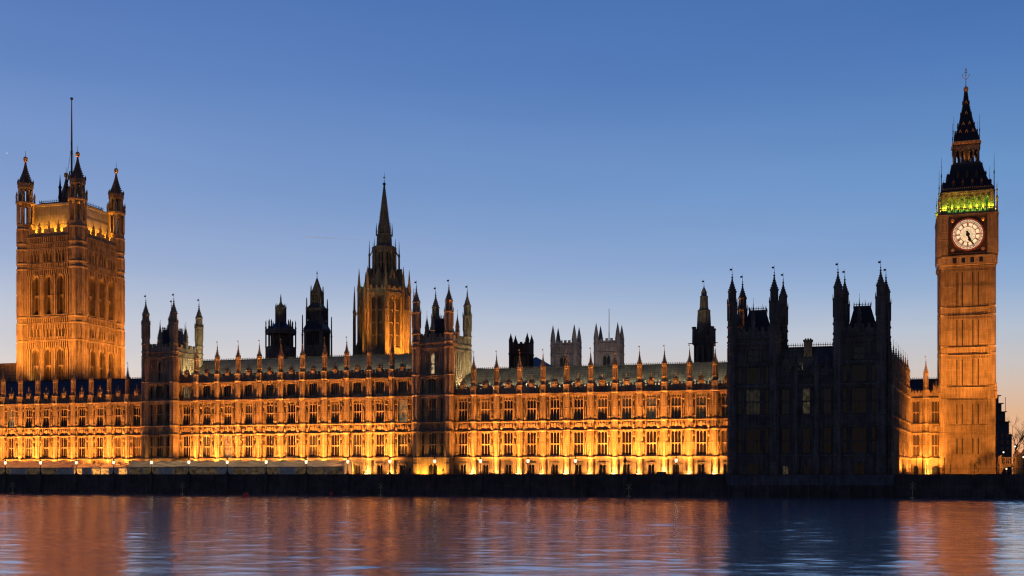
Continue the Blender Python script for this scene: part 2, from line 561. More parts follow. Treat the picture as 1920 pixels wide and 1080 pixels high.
def turret_meshes(kind, z0, dz=0, m=STONE, glow=False):
    """octagonal corner turret: solid shaft with mouldings, two open lantern stages, crown, crocketed spire"""
    sh = MB()
    r = .97
    sh.prism(8, 0, 0, [(r * 1.1, z0), (r * 1.1, min(8.6, z0 + 3.5)), (r, min(8.9, z0 + 3.9)), (r, 38.4 + dz)])
    for z in (8.8, 14.9, 17.1, 23.3, 28.0, 34.4 + dz, 35.6 + dz, 37.6 + dz):
        if z > z0 + 1:
            sh.prism(8, 0, 0, [(r * .98, z - .2), (r * 1.17, z), (r * 1.17, z + .22), (r * .98, z + .42)])
    zs = [max(z0 + 4.5, 9.3), 12.2, 14.6]
    for za, zb in ((9.4, 12.1), (12.4, 14.5), (17.5, 20), (20.2, 22.9), (23.9, 25.8), (26, 27.8), (28.6, 31.3), (31.5, 34.1 + dz)):
        for k in range(8):
            a = math.pi / 8 + 2 * math.pi * k / 8
            sh.prism(4, r * math.cos(a), r * math.sin(a), [(.11, za), (.11, zb)], rot=a)
    sh.prism(8, 0, 0, [(r, 38.3 + dz), (r, 39.2 + dz)])
    open_stage(sh, r, 39.1 + dz, 42.3 + dz, .33)
    sh.prism(8, 0, 0, [(r, 42.2 + dz), (r * 1.2, 42.5 + dz), (r * 1.2, 42.8 + dz), (r * .8, 43.0 + dz)])
    for k in range(8):
        a = math.pi / 8 + 2 * math.pi * k / 8
        sh.prism(4, r * 1.08 * math.cos(a), r * 1.08 * math.sin(a), [(.12, 42.6 + dz), (.1, 43.3 + dz), (.01, 43.8 + dz)])
    open_stage(sh, r * .78, 43.0 + dz, 44.8 + dz, .26)
    sp = MB()
    q = r * .78
    sp.prism(8, 0, 0, [(q, 44.75 + dz), (q * 1.28, 45.0 + dz), (q * 1.28, 45.25 + dz), (q * .98, 45.4 + dz), (q * .7, 46.2 + dz), (q * .36, 47.0 + dz), (q * .2, 47.6 + dz), (.06, 48.6 + dz)])
    crockets(sp, 8, q, 45.3 + dz, 47.8 + dz, 1.2, 5, .16)
    sp.prism(8, 0, 0, [(.1, 47.9 + dz), (.26, 48.05 + dz), (.1, 48.25 + dz)])
    return sh.mesh('turret', m), sp.mesh('spire', m), vane_mesh(48.5 + dz, 50.2 + dz)

def cresting_mesh(x0, x1, y, z, h=.6, st=.45, m=IRON):
    mb = MB()
    mb.box(x0, x1, y - .03, y + .03, z, z + h * .25)
    n = int((x1 - x0) / st)
    for i in range(n + 1):
        x = x0 + i * (x1 - x0) / n
        mb.prism(4, x, y, [(.05, z + h * .2), (.1, z + h * .55), (.02, z + h)])
    mb.box(x0, x1, y - .02, y + .02, z + h * .5, z + h * .58)
    return mb

# ------------------------------------------------------------------ setting: water, ground, terrace
def water_material():
    m, t, b = mat('river_water')
    L = t.links.new
    t.nodes.remove(b)
    b = t.nodes.new('ShaderNodeBsdfGlossy')
    b.inputs['Color'].default_value = (1, 1, 1, 1)
    b.inputs['Roughness'].default_value = .14
    df = t.nodes.new('ShaderNodeBsdfDiffuse'); df.inputs[0].default_value = (.20, .27, .36, 1)
    ms = t.nodes.new('ShaderNodeMixShader'); ms.inputs[0].default_value = .89
    L(df.outputs[0], ms.inputs[1]); L(b.outputs[0], ms.inputs[2]); L(ms.outputs[0], t.nodes['Material Output'].inputs[0])
    geo = t.nodes.new('ShaderNodeNewGeometry')
    def layer(sx, sy, det, rough=.55):
        mp = t.nodes.new('ShaderNodeMapping'); mp.inputs['Scale'].default_value = (sx, sy, 1)
        L(geo.outputs['Position'], mp.inputs['Vector'])
        nz = t.nodes.new('ShaderNodeTexNoise'); nz.inputs['Scale'].default_value = 1; nz.inputs['Detail'].default_value = det
        nz.inputs['Roughness'].default_value = rough
        L(mp.outputs[0], nz.inputs['Vector'])
        return nz
    a, c, e = layer(.34, 1.0, 5, .62), layer(.055, .17, 4), layer(1.1, 2.6, 3)
    s1 = t.nodes.new('ShaderNodeMath'); s1.operation = 'MULTIPLY_ADD'; s1.inputs[1].default_value = 4.0
    L(c.outputs[0], s1.inputs[0]); L(a.outputs[0], s1.inputs[2])
    s2 = t.nodes.new('ShaderNodeMath'); s2.operation = 'MULTIPLY_ADD'; s2.inputs[1].default_value = .28
    L(e.outputs[0], s2.inputs[0]); L(s1.outputs[0], s2.inputs[2])
    bp = t.nodes.new('ShaderNodeBump'); bp.inputs['Strength'].default_value = .42; bp.inputs['Distance'].default_value = .2
    big = layer(.012, .03, 2)
    mr = t.nodes.new('ShaderNodeMapRange'); mr.inputs[1].default_value, mr.inputs[2].default_value = .38, .62
    mr.inputs[3].default_value, mr.inputs[4].default_value = .24, .62
    L(big.outputs[0], mr.inputs[0])
    # calmer water in the lee of the embankment wall
    sp = t.nodes.new('ShaderNodeSeparateXYZ'); L(geo.outputs['Position'], sp.inputs[0])
    lee = t.nodes.new('ShaderNodeMath'); lee.operation = 'MULTIPLY_ADD'; lee.inputs[1].default_value = SL
    L(sp.outputs[0], lee.inputs[0]); L(sp.outputs[1], lee.inputs[2])
    lm = t.nodes.new('ShaderNodeMapRange'); lm.inputs[1].default_value, lm.inputs[2].default_value = 60, 235
    lm.inputs[3].default_value, lm.inputs[4].default_value = .45, .12
    L(lee.outputs[0], lm.inputs[0])
    mu = t.nodes.new('ShaderNodeMath'); mu.operation = 'MULTIPLY'
    L(mr.outputs[0], mu.inputs[0]); L(lm.outputs[0], mu.inputs[1]); L(mu.outputs[0], bp.inputs['Strength'])
    L(s2.outputs[0], bp.inputs['Height']); L(bp.outputs[0], b.inputs['Normal'])
    return m
WATER = water_material()
def river():
    rg = np.random.default_rng(5)
    xs = np.concatenate([np.linspace(-1500, -200, 14), np.arange(-185, 175, .36), np.linspace(200, 1500, 14)])
    ys = np.concatenate([np.linspace(-60, 30, 10), np.arange(38, 300, .27), np.linspace(320, 1500, 10)])
    X, Y = np.meshgrid(xs, ys)
    zz = np.zeros_like(X)
    n = 70
    for k in range(n):
        lam = float(np.exp(rg.uniform(math.log(.85), math.log(6.5))))
        kk = 2 * math.pi / lam
        th = rg.normal(0, .62) + (math.pi if rg.random() < .4 else 0)
        sl = .034 * math.sqrt(2 / n) * (1.25 if lam < 4 else .75)
        zz += sl / kk * np.sin(kk * (X * math.sin(th) + Y * math.cos(th)) + rg.uniform(0, 6.28))
    env = np.zeros_like(X)
    for k in range(9):                                       # calmer and more ruffled patches
        lam = rg.uniform(25, 90)
        th = rg.uniform(0, 6.28)
        env += np.sin(2 * math.pi / lam * (.45 * X * math.sin(th) + Y * math.cos(th)) + rg.uniform(0, 6.28))
    zz *= np.clip(1 + env * .1, .6, 1.4) * np.interp(Y + SL * X, [60, 235], [.8, 1.45])
    fx = np.clip((np.minimum(X + 185, 175 - X)) / 12, 0, 1) * np.clip((np.minimum(Y - 38, 300 - Y)) / 8, 0, 1)
    zz *= fx
    nx, ny = len(xs), len(ys)
    me = bpy.data.meshes.new('river')
    co = np.stack([X, Y, zz], -1).reshape(-1, 3).astype(np.float32)
    i = (np.arange(ny - 1)[:, None] * nx + np.arange(nx - 1)[None, :]).reshape(-1)
    q = np.stack([i, i + 1, i + nx + 1, i + nx], -1).astype(np.int32)
    me.vertices.add(len(co)); me.vertices.foreach_set('co', co.ravel())
    me.loops.add(q.size); me.loops.foreach_set('vertex_index', q.ravel())
    me.polygons.add(len(q))
    me.polygons.foreach_set('loop_start', np.arange(0, q.size, 4, dtype=np.int32))
    me.polygons.foreach_set('use_smooth', np.ones(len(q), dtype=bool))
    me.materials.append(WATER)
    me.update(calc_edges=True)
    return inst('river', me, None, (0, 0, .35))
tag(river(), kind='structure')
g_ = MB()
p0, p1, p2, p3 = W(-900, -11.0), W(900, -11.0), W(900, 6500), W(-900, 6500)
def gp(s, t, z):
    v = W(s, t, z)
    return (v.x, v.y, v.z)
g_.add([gp(-1600, -10.6, 4.0), gp(1600, -10.6, 4.0), gp(5000, 6500, 4.0), gp(-5000, 6500, 4.0),
        gp(-1600, -10.6, -1.0), gp(1600, -10.6, -1.0)], [(0, 1, 2, 3), (4, 5, 1, 0)])
tag(g_.build('ground', GROUND), kind='structure')
t_ = MB()
t_.box(0, 190, -10.4, .3, 4.004, 4.02)
tag(t_.build('terrace', PAVING, None, W(-140, 0), TH), kind='structure')

# river wall: battered granite, parapet with panels, coping and shallow piers under the lamps
LAMPX = [-32, 10, 76, 143, 213, 284, 354, 426, 499, 574, 652, 731, 815, 901, 990, 1079, 1172, 1268]
def s_of(x, t=0.0):
    u = (x - 960) / 2090
    return (u * (255 + N.y * t) - N.x * t) / (D.x - u * D.y)
LAMPS = [s_of(x, -10.9) for x in LAMPX]
rw = thing('river_wall', 'long dark granite embankment wall rising straight from the river', 'river wall', W(0, -11), TH)
m_ = MB()
x0, x1 = -330, 330
m_.add([(x0, -.55, -1), (x1, -.55, -1), (x1, .5, -1), (x0, .5, -1), (x0, -.12, 3.3), (x1, -.12, 3.3), (x1, .5, 3.3), (x0, .5, 3.3)],
       [(0, 3, 2, 1), (4, 5, 6, 7), (0, 1, 5, 4), (1, 2, 6, 5), (2, 3, 7, 6), (3, 0, 4, 7)])
m_.build('wall', GRANITE, rw)
m_ = MB()
m_.box(x0, x1, -.3, .5, 3.302, 3.5)
m_.box(x0, x1, -.02, .4, 3.502, 4.9)
m_.box(x0, x1, -.2, .5, 4.902, 5.1)
for i in range(-60, 11):
    m_.box(i * 5.4 - .3, i * 5.4 + .3, -.14, 0, 3.502, 4.9)
for s in LAMPS:
    m_.box(s - .55, s + .55, -.42, .55, 3.3, 5.18)
    m_.box(s - .45, s + .45, -.5, .2, 0, 3.3)
m_.build('parapet', GRANITE, rw)

# ------------------------------------------------------------------ river front wings
Z = dict(g=4.0, l0=8.55, l1=9.25, b0=14.8, b1=15.1, b2=16.95, b3=17.25, c0=23.0, c1=23.65)

def arms_mesh():
    mb = MB()
    mb.plate([(-.32, 1.25), (.32, 1.25), (.32, .65), (.2, .35), (0, .15), (-.2, .35), (-.32, .65)][::-1], -.3, 0)
    mb.prism(8, 0, -.15, [(.2, 1.28), (.3, 1.45), (.2, 1.62), (.05, 1.78)])
    for s in (-1, 1):
        pts = [(s * .4, .2), (s * .52, .2), (s * .6, .65), (s * .95, .45), (s * .98, .15), (s * 1.05, .15), (s * 1.02, .7), (s * .85, 1.0), (s * .75, 1.2),
               (s * .82, 1.42), (s * .66, 1.6), (s * .52, 1.45), (s * .46, 1.2), (s * .36, 1.05), (s * .44, .8)]
        mb.plate(pts if s < 0 else pts[::-1], -.24, 0)
    mb.box(-1.0, 1.0, -.2, 0, 0, .12)
    return mb.mesh('coat_of_arms', STONE)
ARMS = arms_mesh()

def gable_mesh():
    mb = MB()
    mb.box(-.62, .62, -.08, .38, 0, 1.35)
    mb.box(-.7, .7, -.16, .42, 1.35, 1.5)
    mb.plate([(-.62, 1.5), (.62, 1.5), (0, 2.15)], -.05, .35)
    mb.prism(4, 0, .12, [(.16, 2.0), (.1, 2.3), (.2, 2.5), (.03, 3.3)])
    for s in (-1, 1):
        mb.prism(4, s * .58, .12, [(.12, 1.45), (.14, 1.75), (.02, 2.4)])
    mb.plate([(-.3, .95), (.3, .95), (.3, .55), (0, .2), (-.3, .55)][::-1], -.22, -.08)
    mb.prism(6, 0, -.12, [(.12, .98), (.2, 1.1), (.05, 1.3)])
    for s in (-1, 1):
        mb.box(s * .42 - .08, s * .42 + .08, -.2, -.08, .2, 1.1)
    return mb.mesh('parapet_gable', STONE)
GABLE = gable_mesh()

def buttress_mesh(ztop):
    mb = MB()
    mb.prism(8, 0, 0, [(.82, 4.0), (.82, 4.9), (.7, 5.2), (.7, 8.5), (.62, 9.3), (.62, ztop)])
    strings = [8.75, 14.95, 17.1, 23.35] + ([27.9] if ztop > 27 else [])
    for z in strings:
        mb.prism(8, 0, 0, [(.6, z - .3), (.86, z - .05), (.86, z + .2), (.6, z + .4)])
    zz = [(9.5, 12.1), (12.35, 14.5), (15.25, 16.7), (17.5, 19.9), (20.1, 22.9)] + ([(24.0, 27.4)] if ztop > 27 else [])
    for a_, b_ in zz:
        for k in range(8):
            a = math.pi / 8 + math.pi / 4 * k
            mb.prism(4, .63 * math.cos(a), .63 * math.sin(a), [(.085, a_), (.085, b_)], rot=a)
        mb.prism(8, 0, 0, [(.62, b_), (.7, b_ + .06), (.62, b_ + .14)])
    return mb.mesh('buttress', STONE)

def pinnacle_mesh(zb):
    """stands on the buttress head: square pedestal, arcaded octagon, crown and crocketed spirelet"""
    mb = MB()
    mb.rect(0, 0, [(.6, .6, zb), (.6, .6, zb + 1.55), (.66, .66, zb + 1.65), (.66, .66, zb + 1.8), (.5, .5, zb + 1.95)])
    for s in (-1, 1):
        mb.box(s * .5 - .06, s * .5 + .06, -.66, -.6, zb + .1, zb + 1.5)
    mb.box(-.06, .06, -.65, -.6, zb + .1, zb + 1.5)
    mb.prism(8, 0, 0, [(.34, zb + 1.9), (.34, zb + 5.6)])
    for k in range(8):
        a = math.pi / 8 + math.pi / 4 * k
        mb.prism(4, .5 * math.cos(a), .5 * math.sin(a), [(.1, zb + 1.9), (.1, zb + 5.4)], rot=a)
    for zr in (2.9, 5.35):
        mb.prism(8, 0, 0, [(.5, zb + zr - .15), (.6, zb + zr), (.6, zb + zr + .15), (.5, zb + zr + .3)])
    for k in range(8):
        a = math.pi / 8 + math.pi / 4 * k
        mb.prism(4, .56 * math.cos(a), .56 * math.sin(a), [(.1, zb + 5.6), (.1, zb + 5.9), (.01, zb + 6.5)])
    mb.prism(8, 0, 0, [(.55, zb + 5.6), (.62, zb + 5.8), (.46, zb + 6.0), (.34, zb + 6.6), (.2, zb + 7.3), (.09, zb + 8.1), (.03, zb + 9.2)])
    crockets(mb, 8, .5, zb + 5.9, zb + 8.3, 1.1, 5, .13)
    mb.prism(6, 0, 0, [(.05, zb + 8.25), (.2, zb + 8.4), (.05, zb + 8.6)])
    mb.tube((0, 0, zb + 9.1), (0, 0, zb + 10.0), .04, .03, 4)
    mb.box(-.3, -.03, -.015, .015, zb + 9.6, zb + 9.85)
    return mb.mesh('pinnacle', STONE)
BUT3, BUT4 = buttress_mesh(23.6), buttress_mesh(28.1)
PIN3, PIN4 = pinnacle_mesh(23.6), pinnacle_mesh(28.1)

def niche(mb, x, z0, z1, m=None):
    """statue niche: corbel, figure and canopy in front of the wall"""
    mb.prism(6, x, -.12, [(.05, z0 + .1), (.22, z0 + .55), (.26, z0 + .75), (.2, z0 + .8)])
    h = z1 - z0
    f = z0 + h * .34
    mb.prism(6, x, -.14, [(.12, z0 + .8), (.19, f - .2), (.2, f + .2), (.13, f + .75), (.17, f + .95), (.08, f + 1.15), (.11, f + 1.3), (.02, f + 1.5)])
    mb.prism(6, x, -.1, [(.16, z1 - h * .24), (.28, z1 - h * .24 + .15), (.24, z1 - h * .16), (.1, z1 - h * .08), (.03, z1 - .05)])

def wing(name, label, s0, s1, pins, wins, four, roof_m, lit=(), gnd=True, vents=False, blind=()):
    t = thing(name, label, 'palace wing', W(s0, 0), TH, 'ranges of the river front')
    rb = random.Random(name + label)
    L = s1 - s0
    c = L / 2
    X = [w - s0 for w in wins]
    P = [p - s0 for p in pins]
    mb = MB()
    mb.M = Matrix.Translation((c, 0, 0))
    wl_ = [(x - c, 1.1) for x in X]
    nw_ = wl_ + [(x - c + k * 1.66, .34) for x in X for k in (-1, 1)]
    bands = [(4.0, 4.7, 'plain'), (4.7, 7.4, 'win', [(x - c, .72) for x in X], .5), (7.4, 8.5, 'plain'),
             (8.5, 9.3, 'string', .5), (9.3, 14.7, 'win', nw_, .35),
             (14.7, 15.12, 'string', .3), (15.12, 16.9, 'win', wl_, 0), (16.9, 17.3, 'string', .38),
             (17.3, 22.8, 'win', nw_, .45), (22.8, 23.7, 'string', .62, .55)]
    top = 23.7
    if four:
        bands += [(23.7, 24.1, 'plain'), (24.1, 27.1, 'win', wl_, .3), (27.1, 27.3, 'plain'), (27.3, 28.15, 'string', .62, .55)]
        top = 28.15
    face(mb, L, bands)
    mb.M = None
    mb.box(0, L, .95, 17, 4, top)
    for x in X:
        mb.box(x - 1.2, x + 1.2, .5, .92, 15.0, 17.0)
        for k in (-1, 1):
            mb.box(x + k * 1.66 - .4, x + k * 1.66 + .4, .6, .92, 9.2, 14.6)
            mb.box(x + k * 1.66 - .4, x + k * 1.66 + .4, .6, .92, 17.2, 22.7)
    # jamb shafts, statue niches, blind panelling
    edges = sorted(set([0.0] + P + [L]))
    for x in X:
        for s in (-1, 1):
            for za, zb in ((9.3, 14.7), (17.3, 22.8)) + (((23.9, 27.2),) if four else ()):
                mb.box(x + s * 1.21 - .09, x + s * 1.21 + .09, -.28, 0, za, zb)
                if zb - za > 4:
                    niche(mb, x + s * 1.66, za, zb)
                    mb.box(x + s * 2.06 - .06, x + s * 2.06 + .06, -.16, 0, za, zb)
                    mb.box(min(x + s * 1.96, x + s * 2.5), max(x + s * 1.96, x + s * 2.5), -.16, 0, (za + zb) / 2 - .1, (za + zb) / 2 + .1)
            for k in range(4):
                xx = x + s * (1.35 + k * .3)
                mb.box(xx - .05, xx + .05, -.12, 0, 15.14, 16.88)
            mb.prism(6, x + s * 1.62, -.1, [(.1, 15.3), (.3, 15.6), (.3, 16.2), (.1, 16.6)])
        # hood over the ground floor window
        mb.box(x - .98, x + .98, -.25, 0, 7.45, 7.75)
        for s in (-1, 1):
            mb.box(x + s * .86 - .12, x + s * .86 + .12, -.2, 0, 4.0, 7.45)
    mb.box(0, L, -.18, 0, 4.0, 4.6)
    mb.build('wall', STONE, t)
    for i, x in enumerate(X):
        gm = lit.get((i, 2), GLASS) if lit else GLASS
        for (z, h, n, tr, k2, st) in ((4.7, 2.65, 2, 0, False, 0), (9.35, 5.3, 3, 1, False, 1), (17.35, 5.4, 3, 1, True, 2)) + (((24.15, 2.9, 4, 0, False, 3),) if four else ()):
            g = lit.get((i, st)) or (GLASSW if rb.random() < .14 else GLASSB if rb.random() < .12 else GLASSR if rb.random() < .06 else GLASS)
            if (i, st) in blind:
                continue
            add_window(t, Matrix.Translation((x, 0, 0)), 0, z, 1.4 if st == 0 else 2.16, h, n, gm=g, transoms=tr, two_row=k2)
        inst('coat_of_arms', ARMS, t, (x, .3, 15.15))
        inst('parapet_gable', GABLE, t, (x, -.12, top + .95))
    # parapet
    mb = MB()
    mb.M = Matrix.Translation((c, -.1, 0))
    face(mb, L, [(top, top + 1.8, 'merlon', .72, top + 1.1, .35)])
    mb.M = None
    for k in range(int(L / .36)):
        x = .18 + k * .36
        mb.box(x - .05, x + .05, -.2, -.1, top + .08, top + 1.02)
    mb.build('parapet', STONE, t)
    for x in P:
        b = inst('buttress', BUT4 if four else BUT3, t, (x, -.28, 0))
        inst('pinnacle', PIN4 if four else PIN3, b)
    mb = MB()
    for x in P:
        mb.tube((x + .86, -.2, 4), (x + .86, -.2, top), .07, n=5)
        for z in (8.4, 14.6, 22.7):
            mb.box(x + .74, x + .98, -.34, -.05, z - .3, z)
    mb.build('drainpipes', PIPE, t)
    # pitched roof behind the parapet
    rz, ry = (30.0, 8.0) if not four else (34.2, 9.0)
    mb = MB()
    mb.add([(0, 1.4, top + .1), (L, 1.4, top + .1), (L, ry - .6, rz), (0, ry - .6, rz), (0, ry + .6, rz), (L, ry + .6, rz), (L, 16.5, top + .1), (0, 16.5, top + .1)],
           [(0, 1, 2, 3), (3, 2, 5, 4), (4, 5, 6, 7), (0, 3, 4, 7), (1, 6, 5, 2)])
    r_ = mb.build('roof', roof_m, t)
    cresting_mesh(0, L, ry - .55, rz, .55, .5).build('cresting', IRON, r_)
    if vents:
        vm = MB()
        vm.box(-.32, .32, -.3, .8, 0, 1.0)
        vm.plate([(-.42, 1.0), (.42, 1.0), (0, 1.7)], -.38, .9)
        vme = vm.mesh('roof_vent', PLINTH)
        for x in X:
            for s in (-1.75, 1.75):
                inst('roof_vent', vme, r_, (x + s, 2.0, top + .75))
    return t

LW = [-99.01 - 5.43 * i for i in range(11)][::-1]
LP = [-101.49 - 5.42 * i for i in range(11)][::-1]
MW = [-84.66 + 5.79 * i for i in range(11)]
MP = [-81.66 + 5.81 * i for i in range(10)]
RW = [-11.84 + 5.48 * i for i in range(12)]
RP = [-9.11 + 5.51 * i for i in range(11)]
wing('palace_wing', 'three-storey lit wing with unlit dark roof at the foot of the great square tower', LW[0] - 2.9, -95.5, LP, LW, False, UNLITROOF, lit={(8, 1): GLASS})
wing('palace_wing', 'tall four-storey lit middle block between the two dark turreted towers', -86.4, -22.9, MP, MW, True, IRONROOF, lit={(4, 3): GLASSW, (8, 1): GLASSD})
wing('palace_wing', 'three-storey lit wing with grey roof running up to the unlit pavilion', -14.0, 50.3, RP, RW, False, IRONROOF,
     lit={(8, 2): GLASSL, (7, 2): GLASSD, (6, 2): GLASSW, (9, 2): GLASSW, (10, 2): GLASSD}, vents=True)

# ------------------------------------------------------------------ turreted towers (two in the river front, two on the pavilion)
SKEW = .151
TUR_C, TUR_P = turret_meshes('c', 4.0, 0), turret_meshes('p', 2.9, -2.2, UNLITSOOT)
def turreted_tower(name, label, sm, half, tf, depth, tur, dz, m, zb, group, lit={}, wide=False):
    t = thing(name, label, 'tower', W(sm + SKEW * depth / 2, tf + depth / 2), TH, group)
    hy = depth / 2
    mb = MB()
    SH = Matrix(((1, SKEW, 0, 0), (0, 1, 0, 0), (0, 0, 1, 0), (0, 0, 0, 1)))     # the sides run back a little off square
    specs = []
    for i, M in enumerate(faces4(half, hy)):
        mb.M = SH @ M
        wd = 2 * (half if i % 2 == 0 else hy)
        if i % 2 == 0:
            cw = 1.45 if wide else .95
            wl_ = [(-2.35 - (.4 if wide else 0), .36), (0, cw), (2.35 + (.4 if wide else 0), .36)]
            lowz = zb
            bands = [(lowz, 4.6, 'plain'), (4.6, 7.6, 'win', [(0, 1.1)], .9), (7.6, 8.5, 'plain'), (8.5, 9.3, 'string', .4),
                     (9.3, 14.7, 'win', wl_, .4, .55, (12.1,)), (14.7, 15.12, 'string', .3), (15.12, 16.9, 'panel', 14), (16.9, 17.3, 'string', .34),
                     (17.3, 22.8, 'win', wl_, .45, .55, (20.0,)), (22.8, 23.7, 'string', .45, .6), (23.7, 27.4, 'win', wl_, .4, .55), (27.4, 28.2, 'string', .4, .6),
                     (28.2, 33.2 + dz, 'win', [(0, cw * .8 if wide else .5)], .7, .6, (31 + dz * .5,)), (33.2 + dz, 33.9 + dz, 'plain'),
                     (33.9 + dz, 34.6 + dz, 'string', .35, .6), (34.6 + dz, 35.2 + dz, 'plain'), (35.2 + dz, 35.8 + dz, 'string', .42, .6),
                     (35.8 + dz, 37.7 + dz, 'merlon', 1.15, 36.8 + dz)]
            for (z, h, n, tr, key) in ((9.35, 5.3, 4 if wide else 3, 1, 1), (17.35, 5.4, 4 if wide else 3, 1, 2), (23.75, 3.6, 4 if wide else 3, 0, 3)):
                specs.append((M, 0, z, cw * 2 - .02, h, n, tr, lit.get(key, GLASS) if i == 0 else GLASS))
                for s in (-1, 1):
                    specs.append((M, s * wl_[2][0], z, .7, h, 1, tr, GLASS))
            specs.append((M, 0, 28.25, cw * 1.6 - .02 if wide else .98, 4.9 + dz, 2 if wide else 1, 1, lit.get(4, GLASSW) if i == 0 else GLASS))
            specs.append((M, 0, 4.65, 2.18, 2.9, 2, 0, GLASS))
        else:
            bands = [(zb, 23.5, 'plain'), (23.5, 33.9 + dz, 'panel', 9, (28.0,)), (33.9 + dz, 34.6 + dz, 'string', .3, .7), (34.6 + dz, 35.2 + dz, 'plain'),
                     (35.2 + dz, 35.8 + dz, 'string', .4, .7), (35.8 + dz, 37.7 + dz, 'merlon', 1.4, 36.8 + dz)]
        face(mb, wd - .8, bands)
    mb.M = SH
    mb.box(-half + 1, half - 1, -hy + 1, hy - 1, zb, 35.5 + dz)
    mb.build('wall', m, t)
    for M, cx, z, w, h, n, tr, g in specs:
        add_window(t, Matrix.Translation((SKEW * (-hy if M.to_euler().z < 1 else hy), 0, 0)) @ M, cx, z, w, h, n, gm=g, transoms=tr, tmat=m)
    for sx in (-1, 1):
        for sy in (-1, 1):
            o = inst('turret', tur[0], t, (sx * half + SKEW * sy * hy, sy * hy, 0))
            p = inst('spire', tur[1], o)
            inst('vane', tur[2], o)
    # small pinnacles at the middle of the parapets
    pm = MB()
    pm.rect(0, 0, [(.4, .4, 35.8 + dz), (.4, .4, 38.2 + dz), (.52, .52, 38.4 + dz), (.42, .42, 38.6 + dz), (.36, .36, 39.4 + dz)])
    pm.prism(4, 0, 0, [(.6, 39.4 + dz), (.4, 40.4 + dz), (.12, 41.8 + dz), (.03, 42.9 + dz)])
    crockets(pm, 4, .55, 39.5 + dz, 41.8 + dz, 1, 4, .14)
    pm.tube((0, 0, 42.8 + dz), (0, 0, 43.7 + dz), .035, n=4)
    pme = pm.mesh('parapet_pinnacle', m)
    for x, y in ((0, -hy + .2), (half - .2, 0), (-half + .2, 0), (0, hy - .2)):
        inst('parapet_pinnacle', pme, t, (x + SKEW * y, y, 0))
    rf = MB()
    a, b = half - 1.1, hy - 1.1
    rf.rect(0, 0, [(a, b, 35.9 + dz), (a * .88, b * .88, 37.4 + dz), (a * .56, b * .62, 41.0 + dz), (a * .56, b * .62, 41.2 + dz)])
    r_ = rf.build('roof', UNLITROOF, t)
    cm = MB()
    for (xa, xb, y) in ((-a * .56, a * .56, -b * .6), (-a * .56, a * .56, b * .6)):
        q = cresting_mesh(xa, xb, y, 41.2 + dz, 1.1, .5)
        cm.add(q.v, q.f)
    cm.M = Matrix.Rotation(math.pi / 2, 4, 'Z')
    for (xa, xb, y) in ((-b * .6, b * .6, -a * .54), (-b * .6, b * .6, a * .54)):
        q = cresting_mesh(xa, xb, y, 41.2 + dz, 1.1, .5)
        cm.add(q.v, q.f)
    cm.M = None
    cm.build('cresting', CREST, r_)
    return t

turreted_tower('turreted_tower', 'dark turreted tower between the dark roofed wing and the middle block', -90.9, 4.0, -2.2, 9.2, TUR_C, 0, STONE, 4.0, 'turreted towers of the river front', {4: GLASSW})
turreted_tower('turreted_tower', 'dark turreted tower with one lit slit window beside the spired octagon', -18.5, 4.0, -2.2, 9.2, TUR_C, 0, STONE, 4.0, 'turreted towers of the river front', {4: GLASSS})
turreted_tower('turreted_tower', 'unlit turreted pavilion tower standing against the lit north wing', 54.75, 4.25, -10.2, 9.2, TUR_P, -2.2, UNLITSOOT, 2.9, 'turreted towers of the river front', {2: GLASSD}, wide=True)
turreted_tower('turreted_tower', 'unlit turreted pavilion tower nearest the clock tower', 75.65, 4.1, -10.2, 9.2, TUR_P, -2.2, UNLITSOOT, 2.9, 'turreted towers of the river front', {}, wide=True)

